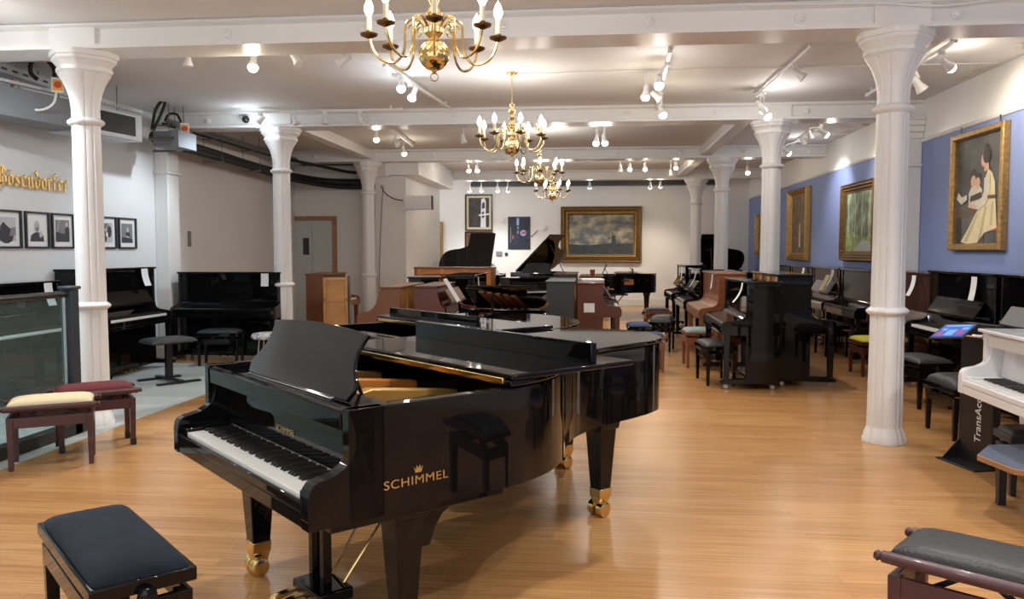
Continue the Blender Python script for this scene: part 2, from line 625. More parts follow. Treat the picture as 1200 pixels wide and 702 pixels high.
slab('ceiling', XL - .2, XR + .2, YF, YB + .2, CZ, CZ + .1, ceiling_mat())
slab('wall_left', XL - .1, XL, YF, 11.2, 0, CZ, 'wall_cool')
slab('wall_left_rear', XL - .1, XL, 11.2, 16.6, 0, CZ, 'wall')
slab('wall_back', XL - .2, XR + .2, YB, YB + .1, 0, CZ, 'wall')
slab('wall_right', XR, XR + .1, YF, YB, 0, 2.95, 'blue')
slab('wall_right_upper', XR, XR + .1, YF, YB, 2.95, CZ, 'white')
rail = MB()
rail.prism([(XR, 2.93), (XR - .018, 2.935), (XR - .03, 2.955), (XR - .018, 2.975), (XR, 2.985)], 'y', YF, YB)
struct(rail.obj('trim_1', 'white'))
slab('baseboard_back', -3.6, XR, YB - .022, YB, 0, .19, 'skirt', .006)
slab('baseboard_right', XR - .022, XR, YF, YB - .03, 0, .19, 'skirt', .006)
slab('baseboard_left', XL, XL + .022, YF, 16.4, 0, .16, 'skirt', .006)

# shop front behind the camera: tall window openings let the daylight in
fw = MB()
fw.box(XL - .1, XR + .1, YF - .1, YF, 0, .45).box(XL - .1, XR + .1, YF - .1, YF, 3.1, CZ)
for x in (XL - .1, -3.1, .3, XR - .2):
    fw.box(x, x + .3, YF - .1, YF, .45, 3.1)
struct(fw.obj('wall_front', 'wall'))

# lift wall, pier and duct bulkhead at the left of the rear room
slab('wall_lift', XL - .1, -4.3, 16.5, 16.62, 0, CZ, 'wall')
slab('wall_pier', -4.34, -3.72, 15.95, 19.55, 0, CZ, 'wall')
bk = MB().box(-4.1, -3.42, 15.78, 19.7, 3.02, CZ).obj('trim_2', 'white', bevel=.004)
struct(bk)
bx2 = MB().prism([(-4.62, 3.0), (-4.02, 3.0), (-3.85, 3.1), (-3.85, 3.25), (-4.62, 3.25)], 'y', 15.82, 16.3).obj('trim_3', 'wall')
struct(bx2)
struct(MB().box(-3.4, 3.3, YB - .35, YB - .02, 3.31, 3.44).obj('trim_12', 'dgrey', bevel=.004))
# lift door
dr = struct(thing('door_1', 'steel lift door in an oak frame', 'door', (0, 16.5, 0)))
MB().box(-6.2, -5.84, -.02, -.004, 0, 2.16).obj('door_panel', 'elev', dr, bevel=.003)
MB().box(-5.83, -5.40, -.02, -.004, 0, 2.16).obj('door_panel', 'elev', dr, bevel=.003)
MB().box(-6.03, -5.90, -.028, -.02, 1.45, 1.80).obj('vision_panel', 'dgrey', dr)
fr = MB().prism([(-5.40, 0), (-5.31, 0), (-5.31, 2.25), (-6.2, 2.25), (-6.2, 2.165), (-5.40, 2.165)], 'y', -.05, 0)
fr.obj('door_frame', 'oak', dr, bevel=.004)
del dr['label'], dr['category']


# ---- pilasters on the walls
def pilaster(name, xw, cy, hy, s, dx, label, mat='white'):
    """flat pier standing against the wall face xw; s = +1 when the room lies towards +x"""
    t = thing(name, label, 'pilaster', (xw, cy, 0))

    def bx(e, z0, z1):
        a, b = sorted((s * .0012, s * (dx + e)))
        return MB().box(a, b, -hy - e, hy + e, z0, z1)
    bx(0, 0, 2.99).obj('shaft', mat, t, bevel=.012)
    bx(.03, 2.62, 2.67).obj('collar', mat, t, bevel=.015)
    b = MB()
    for z0, z1, e in ((2.98, 3.06, .03), (3.06, 3.14, .065), (3.14, 3.21, .095), (3.21, 3.248, .12)):
        a, c = sorted((s * .0012, s * (dx + e)))
        b.box(a, c, -hy - e, hy + e, z0, z1 + .001)
    b.obj('capital', mat, t, bevel=.01)
    bx(.03, 0, .16).obj('base', mat, t, bevel=.012)
    return t


pilaster('pilaster', XR, 11.2, .16, -1, .20, 'white square pilaster against the blue wall behind the front right column')
pilaster('pilaster', XL, 11.2, .16, 1, .20, 'white pilaster on the left wall beside the framed portraits')


# ---- beams on the columns
def beam(n, y):
    prof = [(-.20, 3.25), (.20, 3.25), (.20, 3.285), (.13, 3.30), (.13, 3.425), (.18, 3.44), (.18, CZ), (-.18, CZ), (-.18, 3.44), (-.13, 3.425), (-.13, 3.30), (-.20, 3.285)]
    o = struct(MB().prism(prof, 'x', XL, XR).obj('trim_%d' % n, 'white'))
    o.location = (0, y, 0)
    x = -5.4
    while x < XR:
        if all(abs(x - c) > .4 for c in (-4.25, 2.33)):
            T = Matrix.Translation((x, -.13, 3.36)) @ Matrix.Rotation(R(90), 4, 'X')
            MB().lathe([(.045, 0), (.045, .012), (.032, .016), (.030, .028), (.014, .032), (.012, .045), (0, .047)], seg=16, T=T).obj('rosette', 'white', o)
        x += 1.165
    return o


ROWS = (6.79, 11.2, 15.6, 20.0)
beams = [beam(4 + i, y) for i, y in enumerate(ROWS)]
for i, (x, y0, y1) in enumerate(((-4.35, 11.33, 15.47), (2.05, 11.33, 15.47), (2.05, 15.73, 19.87), (-.9, -2.0, 6.66))):
    if i < 3:
        struct(MB().box(x - .10, x + .10, y0, y1, 3.30, CZ).obj('trim_%d' % (9 + i), 'white', bevel=.01))


# ---- clustered cast iron columns
def column(x, y, label):
    t = thing('column', label, 'column', (x, y, 0), 0, 'cast iron columns')

    def ring(z, r, q=1.0, n=96):
        out = []
        for k in range(n):
            a = 2 * PI * k / n
            d = abs((math.degrees(a) + 45) % 90 - 45)
            if d < 27:
                f = 0.985 + 0.085 * math.cos(d / 27 * PI / 2) ** .7
            elif d < 32:
                f = 0.915
            else:
                f = 0.965
            rr = r * (1 + q * (f - 1))
            out.append((rr * math.cos(a), rr * math.sin(a), z))
        return out

    def octo(z, r, n=96, sq=0.5):
        out = []
        for k in range(n):
            a = 2 * PI * k / n
            ca, sa = abs(math.cos(a)), abs(math.sin(a))
            rr = r / max(ca, sa, (ca + sa) / 1.30)
            out.append((rr * math.cos(a), rr * math.sin(a), z))
        return out
    b = MB().rings([ring(.12, .128), ring(1.02, .122), ring(1.03, .122), ring(1.6, .119), ring(2.62, .114), ring(2.75, .114)])
    b.obj('shaft', 'white', t, angle=32)
    MB().rings([ring(0, .158, .9), ring(.03, .160, .9), ring(.05, .150, .9), ring(.085, .146, .9), ring(.10, .136), ring(.125, .130)]).obj('base', 'white', t, angle=60)
    for z, rr in ((1.06, .12), (2.66, .114)):
        MB().rings([ring(z - .035, rr), ring(z - .025, rr + .016, .8), ring(z - .008, rr + .036, .6), ring(z + .008, rr + .036, .6), ring(z + .025, rr + .016, .8), ring(z + .035, rr)]).obj('collar', 'white', t, angle=60)
    rs = [ring(2.74, .112)]
    for z, r_, q in ((2.80, .116, 1), (2.86, .124, 1), (2.92, .138, 1), (2.98, .160, 1), (3.03, .188, .9), (3.065, .212, .8)):
        rs.append(ring(z, r_, q))
    rs += [octo(3.07, .205), octo(3.085, .225), octo(3.115, .225), octo(3.125, .212), octo(3.15, .232), octo(3.17, .250), octo(3.175, .258), octo(3.20, .258), octo(3.205, .275), octo(3.249, .275)]
    MB().rings(rs).obj('capital', 'white', t, angle=35)
    MB().box(-.21, .21, -.165, .165, 3.286, 3.44).obj('bearing_block', 'white', t, bevel=.006)
    return t


for cx, cy, Y, lab in (
        (107.5, 357, 6.79, 'large white fluted column at the front left beside the glass balustrade'),
        (332, 334, 11.2, 'white fluted column in front of the lift door'),
        (432.5, 322, 15.6, 'white fluted column between the lift and the wall heater'),
        (1040, 363, 6.79, 'large white fluted column standing on the bare floor at the front right'),
        (903, 250, 11.2, 'white fluted column rising behind the near back to back black pianos'),
        (845.5, 250, 15.6, 'white fluted column rising behind the cherry piano, second from the back wall'),
        (815.5, 250, 20.0, 'farthest white fluted column nearest the back wall')):
    p = at_y(cx, cy, Y)
    column(p.x, Y, lab)


# ---- glass balustrade at the left
t = thing('glass_balustrade', 'dark framed glass balustrade edging the grey floor at the far left', 'balustrade', (-4.36, 0, 0))
MB().box(-.05, .05, 6.34, 6.44, 0, 1.22).obj('post', 'slate', t, bevel=.006)
MB().box(-.065, .065, 6.325, 6.455, 1.22, 1.25).obj('post_cap', 'slate', t, bevel=.01)
MB().tube([(0, 2.9, 1.185), (0, 6.33, 1.185)], .028, 14).obj('handrail', 'satin', t)
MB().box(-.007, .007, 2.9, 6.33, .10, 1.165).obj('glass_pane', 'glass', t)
MB().box(-.05, .05, 2.9, 6.5, .0, .10).obj('base_rail', 'blackpaint', t, bevel=.006)
MB().box(-.012, .012, 6.312, 6.338, .10, 1.165).obj('channel', 'chrome', t)

# ================================================================== CEILING LIGHTS, CHANDELIERS
def add_light(kind, name, loc, energy, col, parent=None, size=.05, angle=70, blend=.5, rot=None):
    l = bpy.data.lights.new(name, kind)
    l.energy = energy
    l.color = col
    l.shadow_soft_size = size
    if kind == 'SPOT':
        l.spot_size = R(angle)
        l.spot_blend = blend
    o = bpy.data.objects.new(name, l)
    C.objects.link(o)
    o.location = loc
    if rot is not None:
        o.rotation_euler = rot
    if parent is not None:
        o.parent = parent
    return o


WARM, COOL, NEUT = (1.0, .86, .68), (.82, .92, 1.0), (1.0, .97, .93)


TRACKS = []


def track(name_label, p0, p1, z):
    a, b = Vector((p0[0], p0[1], 0)), Vector((p1[0], p1[1], 0))
    TRACKS.append((a, b))
    L = (b - a).length
    t = thing('lighting_track', name_label, 'track', (a.x, a.y, z), math.atan2(b.y - a.y, b.x - a.x))
    MB().prism([(-.018, 0), (.018, 0), (.018, .03), (-.018, .03)], 'x', 0, L).obj('rail', 'white', t, bevel=.002)
    MB().box(L, L + .07, -.022, .022, -.006, .036).obj('end_cap', 'white', t, bevel=.004)
    nst = max(2, int(L / 1.2))
    for i in range(nst):
        x = .1 + (L - .2) * i / (nst - 1)
        MB().box(x - .012, x + .012, -.012, .012, .028, CZ - z).obj('hanger', 'white', t)
    return t


def spot(label, px, py, Y, on=None, aim=(0, 0, -1), up=.17, s=1.0, power=120, angle=75, style=0, tr=True):
    """track spotlight whose lamp head centre shows at that place; aim = beam direction"""
    p = at_y(px, py, Y)
    p.z = min(p.z, 3.30)
    up = (ZT if tr else CZ) - p.z
    ox, oy = 0.0, 0.0
    if tr:
        f = Vector((p.x, p.y, 0))
        best = None
        for ta, tb in TRACKS:
            k = max(.02, min(.98, (f - ta).dot(tb - ta) / (tb - ta).length_squared))
            q_ = ta + (tb - ta) * k - f
            if best is None or q_.length < best.length:
                best = q_
        ox, oy = best.x, best.y
        if best.length > .45:
            ox = oy = 0.0
            up = CZ - p.z
    t = thing('track_spotlight', label, 'spotlight', p, 0, 'spotlights under the ceiling')
    d = Vector(aim).normalized()
    q = Vector((0, 0, -1)).rotation_difference(d).to_matrix().to_4x4()
    MB().lathe([(.012, .075), (.026, .07), (.030, .03), (.030, .0), (.048, -.055), (.050, -.062), (.044, -.062), (.03, -.03)], seg=18, T=q @ Matrix.Scale(s, 4)).obj('lamp_head', 'plastic', t)
    if style == 0:
        MB().tube([(0, 0, .06 * s), (0, .012, .10 * s), (ox, oy, up)], .008, 8).obj('stem', 'plastic', t)
    else:
        MB().rings([[(-.016, -.018, .05 * s), (.016, -.018, .05 * s), (.016, .018, .05 * s), (-.016, .018, .05 * s)], [(ox - .016, oy - .018, up), (ox + .016, oy - .018, up), (ox + .016, oy + .018, up), (ox - .016, oy + .018, up)]]).obj('stem', 'plastic', t, bevel=.004)
    MB().box(ox - .03, ox + .03, oy - .016, oy + .016, up - .035, up + .008).obj('track_adapter', 'plastic', t, bevel=.004)
    mat = {None: 'lens_off', 'w': 'bulb_warm', 'c': 'bulb_cool', 'n': 'bulb_white'}[on]
    MB().lathe([(.0, -.030), (.034, -.034), (.046, -.056), (.046, -.078), (.034, -.096), (0, -.104)] if on else [(.0, -.030), (.024, -.032), (.040, -.046), (.042, -.058), (.030, -.064), (0, -.066)], seg=16, T=q @ Matrix.Scale(s, 4)).obj('bulb', mat, t)
    if on:
        col = {'w': WARM, 'c': COOL, 'n': NEUT}[on]
        lo = d * .115 * s
        add_light('SPOT', 'lamp_light', lo, power * .8, col, t, .035, angle + 15, .8, Vector((0, 0, -1)).rotation_difference(d).to_euler())
        add_light('POINT', 'bulb_light', d * .15 * s, 7, col, t, .05)
    return t


def chandelier(label, X, Y, zb=2.52, Rr=.36, power=2.5, n=8, phase=.2, mats=('brass', 'bulb_warm')):
    """zb = height of the finial; fixed to the ceiling"""
    t = thing('chandelier', label, 'chandelier', (X, Y, zb), phase, 'brass chandeliers hung down the room')
    bm = mats[0]
    H = CZ - zb
    MB().lathe([(.001, H), (.062, H), (.060, H - .012), (.030, H - .030), (.016, H - .05), (.001, H - .05)], seg=24).obj('ceiling_rose', bm, t)
    MB().tube([(0, 0, H - .045), (0, 0, .62)], .006, 8).obj('rod', bm, t)
    MB().lathe([(.004, .63), (.010, .62), (.030, .605), (.018, .585), (.026, .57), (.040, .545), (.030, .515), (.016, .50), (.022, .485), (.034, .465), (.022, .440), (.016, .43), (.030, .415), (.040, .40), (.048, .385), (.036, .36), (.024, .345), (.048, .325), (.055, .30), (.055, .275), (.036, .255), (.026, .245), (.026, .225), (.001, .22)], seg=24).obj('baluster', bm, t)
    MB().sphere((0, 0, .152), .090, seg=28).obj('ball', bm, t)
    f = MB().lathe([(.001, .08), (.022, .078), (.016, .06), (.010, .05), (.001, .048)], seg=16)
    f.obj('drop', bm, t)
    fin = MB()
    ring = [(0 + .022 * math.cos(a), 0, .026 + .022 * math.sin(a)) for a in [2 * PI * k / 20 for k in range(21)]]
    fin.tube(ring, .004, 6)
    fin.obj('finial_ring', bm, t)
    arm_proto = None
    path = smooth_path([(.045, 0, .30), (.10, 0, .355), (.155, 0, .33), (.165, 0, .25), (.175, 0, .165), (.225, 0, .105), (.30, 0, .118), (.348, 0, .175), (Rr, 0, .245)], 6)
    sc_ = MB().tube([(.155 - .03 + .02 * math.cos(a), 0, .30 + .02 * math.sin(a)) for a in [PI * 1.6 * k / 10 for k in range(11)]], .005, 6)
    for k in range(n):
        ang = 2 * PI * k / n
        if k == 0:
            arm = MB().tube(path, .0075, 8).obj('arm', bm, t)
            MB().lathe([(.001, .232), (.012, .236), (.048, .252), (.052, .262), (.046, .262), (.018, .258), (.016, .28), (.001, .28)], cx=Rr, seg=20).obj('drip_pan', 'darkbrass', arm)
            MB().lathe([(.001, .26), (.015, .262), (.015, .36), (.001, .362)], cx=Rr, seg=14).obj('candle_sleeve', 'candle', arm)
            MB().lathe([(.002, .36), (.014, .366), (.026, .392), (.026, .412), (.015, .445), (.001, .468)], cx=Rr, seg=16).obj('bulb', mats[1], arm)
            sc_.obj('scroll', bm, arm)
            arm_proto = arm
        else:
            arm = copy_tree(arm_proto, rotz=ang, parent=t)
        add_light('POINT', 'candle_light', (Rr * math.cos(ang), Rr * math.sin(ang), .50), power, (1.0, .96, .90), t, .03)
    return t


M['bulb_mid'] = emit_mat('pale_warm_bulb', (1.0, .90, .72), 12)
chandelier('large brass chandelier nearest the camera, cut off by the top edge', *at_y(509, 97, 4.7).xy, Rr=.37, power=3)
chandelier('brass chandelier on a ceiling rose, second from the camera', *at_y(600, 190, 8.9).xy, power=2.5, phase=.35, mats=('oldbrass', 'bulb_mid'))
chandelier('small looking brass chandelier, third from the camera', *at_y(632, 218, 13.0).xy, power=2.5, phase=.1, mats=('oldbrass', 'bulb_mid'))
chandelier('farthest brass chandelier near the back wall painting', *at_y(647, 232, 17.0).xy, power=2.5, phase=.5, mats=('oldbrass', 'bulb_mid'))

# tracks and spotlights, first bay
ZT = 3.40
track('white lighting track just behind the front beam, left of the front chandelier', (-5.6, 7.25), (-1.3, 7.25), ZT)
spot('white spotlight pointing straight down, first from the front left column', 220, 70, 7.25, None)
spot('brightly glowing warm spotlight under the front beam', 297, 72, 7.25, 'w', (.1, -.45, -1), power=160)
spot('white spotlight turned sideways, right of the glowing warm one', 347, 70, 7.25, None, (.6, -.3, -.8), style=0)
spot('white double spotlight near the front chandelier under the front beam', 403, 71, 7.25, None, (-.8, .1, -.5), style=1)
track('short white lighting track before the second beam at the left', (-4.9, 10.75), (-2.6, 10.75), ZT)
spot('cool lit spotlight next to a black camera dome by the second left column', 305, 134, 10.75, 'c', (-1, -.35, -1.25), power=150)
spot('small unlit spotlight before the second beam, right of the cool lit one', 346, 136, 10.75, None, (.4, 0, -1))
spot('small unlit spotlight with a cream lens before the second beam', 381, 137, 10.75, None, (.1, -.2, -1))
spot('long stemmed unlit spotlight at the end of the short track before the second beam', 422, 136, 10.75, None, (.5, 0, -1), style=1)
a, b = at_z(450, 78, ZT), at_z(525, 127, ZT)
track('white lighting track running away from the camera beside the front chandelier', a.xy, b.xy, ZT)
spot('cool lit spotlight just below the front chandelier', 470, 93, at_z(472, 86, ZT).y, 'c', (.1, -.4, -1), up=.12, power=180)
spot('cool lit spotlight right of the lowest chandelier arms', 485, 104, at_z(487, 98, ZT).y, 'c', (-.3, -.4, -1), up=.12, power=180)
a, b = at_z(785, 62, ZT), at_z(769, 130, ZT)
track('short white track with two lit lamps in the middle of the first bay', a.xy, b.xy, ZT)
spot('neutral lit spotlight, large and round, on the short middle track', 772, 94, 8.3, 'n', (0, -.5, -1), up=.10, power=170, style=1)
spot('warm lit spotlight hanging from the thin ceiling cable', 757, 107, 8.9, 'w', (-.1, -.2, -1), power=90, tr=False)
spot('warm lit spotlight low at the end of the short middle track', 775, 129, 9.8, 'w', (.3, -.3, -1), up=.12, power=120, style=1)
spot('unlit spotlight above the warm lamp on the short middle track', 769, 113, 9.2, None, (.7, 0, -.6), up=.12)
a, b = at_z(952, 56, ZT), at_z(888, 113, ZT)
track('long white track slanting to the second right column', a.xy, b.xy, ZT)
spot('unlit spotlight halfway along the slanting right track', 936, 87, at_z(932, 74, ZT).y, None, (.7, -.2, -.6))
spot('neutral lit spotlight at the far end of the slanting right track', 891, 124, at_z(892, 110, ZT).y, 'n', (.6, -.1, -1), power=80)
spot('neutral lit spotlight just in front of the second right column', 896, 132, at_z(890, 113, ZT).y - .32, 'n', (.6, -.5, -1), power=70)
a, b = at_z(1120, 50, ZT), at_z(1018, 112, ZT)
track('white track near the blue wall behind the front right column', a.xy, b.xy, ZT)
spot('warm lit spotlight on the track nearest the tall portrait', 1109, 75, at_z(1107, 60, ZT).y, 'w', (.9, .4, -.55), up=.14, power=130)
spot('large unlit white spotlight between the front right column and the blue wall', 1076, 99, at_z(1071, 80, ZT).y, None, (.6, 0, -.8), up=.16, s=1.3, style=1)
# second bay
a, b = at_z(455, 150, ZT), at_z(483, 171, ZT)
track('short track with three lamps above the left bulkhead', a.xy, b.xy, ZT)
spot('warm lit spotlight on the short track before the bulkhead', 441, 159, 12.2, 'w', (.1, -.3, -1), power=120, tr=False)
spot('dark unlit spotlight before the bulkhead', 464, 166, 13.2, None, (.5, -.4, -.5), style=1, tr=False)
spot('warm lit spotlight hanging lowest before the bulkhead', 473, 176, 14.0, 'w', (.2, -.2, -1), power=120, tr=False)
spot('neutral lit spotlight, left of a close pair in the second bay', 699, 163, 12.0, 'n', (-.1, -.3, -1), power=130, style=1, tr=False)
spot('neutral lit spotlight, right of a close pair in the second bay', 708, 163, 12.0, 'n', (.2, -.3, -1), power=130, style=1, tr=False)
spot('tiny unlit spotlight in the second bay above the second chandelier', 543, 163, 12.4, None, (.2, 0, -1), tr=False)
a, b = at_z(962, 148, ZT), at_z(916, 178, ZT)
track('white track with four lamps along the right side of the second bay', a.xy, b.xy, ZT)
for (x, y, on, aim, lab) in ((921, 177, 'n', (.8, .2, -.7), 'neutral lit spotlight at the far end of the four lamp track on the right'),
                             (941, 165, None, (.5, 0, -1), 'unlit spotlight, second on the four lamp track on the right'),
                             (949, 158, None, (.3, 0, -1), 'unlit spotlight, third on the four lamp track on the right'),
                             (964, 155, 'w', (.9, .1, -.6), 'warm lit spotlight at the near end of the four lamp track on the right')):
    spot(lab, x, y, at_z(x, y - 13, ZT).y, on, aim, up=.13, power=110)
# third and fourth bay
far = [(549, 192, 17.4, 'w', 'tiny warm lamp before the fourth beam above the tall framed print'), (559, 196, 17.4, 'n', 'tiny white lamp before the fourth beam left of the third chandelier'),
       (727, 197, 17.4, None, 'tiny unlit lamp beyond the third beam above the painting'), (738, 194, 17.4, 'w', 'tiny warm lamp beyond the third beam above the painting, left one'),
       (756, 192, 17.4, 'w', 'tiny warm lamp beyond the third beam above the painting, right one'), (786, 203, 17.6, None, 'unlit lamp beyond the third beam near the far columns'),
       (792, 191, 17.2, 'w', 'warm lamp beyond the third beam near the far columns'), (876, 199, 16.8, 'w', 'warm lamp between the second and third right columns')]
for x, y, Y, on, lab in far:
    spot(lab, x, y, Y, on, (.2 if x < 700 else .0, -.4, -1), power=110, tr=False)
back = [(550, 221, 'c', 'cool blue lamp before the back wall, leftmost of the row'), (564, 221, 'n', 'small white lamp before the back wall, second of the row'),
        (583, 221, 'c', 'cool blue lamp before the back wall, third of the row'), (595, 221, 'w', 'warm lamp before the back wall, fourth of the row'),
        (691, 217, 'c', 'small cool lamp before the back wall above the painting'), (762, 217, 'w', 'warm lamp above the painting corner, left of a pair'),
        (774, 216, 'w', 'warm lamp above the painting corner, right of a pair')]
track('long white track across the rear bay before the back wall', (-3.2, 20.9), (2.3, 20.9), ZT)
for x, y, on, lab in back:
    spot(lab, x, y, 20.9, on, (.0, .5, -1), up=.15, power=95)
# unseen lamps added to brighten the front of the shop
for i, (x, y, on) in enumerate(((-3.2, 1.4, 'n'), (-1.2, 1.2, 'n'), (1.0, 1.6, 'n'), (3.0, 2.2, 'n'), (-2.6, 4.6, 'n'), (1.8, 4.8, 'n'), (.4, 3.2, 'n'), (-5.0, 5.2, 'n'), (3.2, 4.6, 'n'))):
    t_ = thing('track_spotlight', ['white spotlight above the camera over the shop floor'][0], 'spotlight', (x, y, 3.3), 0, 'spotlights over the front of the shop')
    MB().lathe([(.012, .075), (.026, .07), (.030, .03), (.030, .0), (.048, -.055), (.050, -.062), (.044, -.062), (.03, -.03)], seg=18).obj('lamp_head', 'plastic', t_)
    MB().tube([(0, 0, .06), (0, 0, CZ - 3.3)], .008, 8).obj('stem', 'plastic', t_)
    MB().lathe([(.0, -.030), (.024, -.032), (.040, -.046), (.042, -.058), (.030, -.064), (0, -.066)], seg=16).obj('bulb', 'bulb_white', t_)
    add_light('SPOT', 'lamp_light', (0, 0, -.09), 110, NEUT, t_, .04, 115, .7)
    add_light('POINT', 'bulb_light', (0, 0, -.13), 8, NEUT, t_, .05)
t_ = copy_tree(t_, (-4.85, 6.0, 3.3), None, 'white spotlight above the glass balustrade aimed at the pianos on the left wall')  # extra unseen lamp put in to brighten the dark pianos at the left
for o_ in kids(t_):
    if o_.type == 'LIGHT' and o_.data.type == 'SPOT':
        o_.data = o_.data.copy()
        o_.data.energy = 150
        o_.data.color = COOL
        o_.rotation_euler = Vector((0, 0, -1)).rotation_difference(Vector((-.9, 1.7, -2.4)).normalized()).to_euler()

# ================================================================== BUILDERS: GRAND PIANO
def grand_outline(L, W, n=5, stub=False):
    if stub:      # short instrument whose bent side starts late
        cp = [(.155, 0), (.6, 0), (.95, 0), (1.12, .03), (1.30, .11), (1.48, .24), (1.63, .42), (1.72, .66), (1.75, .92), (1.71, 1.18), (1.60, 1.38), (1.42, 1.48), (1.25, 1.495), (.8, 1.495), (.155, 1.495)]
        return [(p.x, p.y) for p in smooth_path([(u if u < .2 else u * 1.12, v, 0) for u, v in cp], n)]
    s = (L - .155) / (2.6 - .155)
    w = W / 1.495
    cp = [(.155, 0), (.45, 0), (.80, 0), (.95, .02), (1.10, .075), (1.25, .18), (1.42, .35), (1.60, .48), (1.85, .57), (2.10, .605), (2.30, .645),
          (2.45, .72), (2.55, .85), (2.60, 1.03), (2.59, 1.20), (2.53, 1.36), (2.41, 1.465), (2.25, 1.495), (1.6, 1.495), (.9, 1.495), (.155, 1.495)]
    pts = smooth_path([(.155 + (u - .155) * s, v * w, 0) for u, v in cp], n)
    return [(p.x, p.y) for p in pts]


def offset_chain(pts, d):
    """positive d = inwards (left of travel)"""
    out = []
    n = len(pts)
    for i in range(n):
        a = Vector(pts[max(i - 1, 0)])
        b = Vector(pts[min(i + 1, n - 1)])
        t = (b - a).normalized()
        out.append((pts[i][0] - t.y * d, pts[i][1] + t.x * d))
    return out


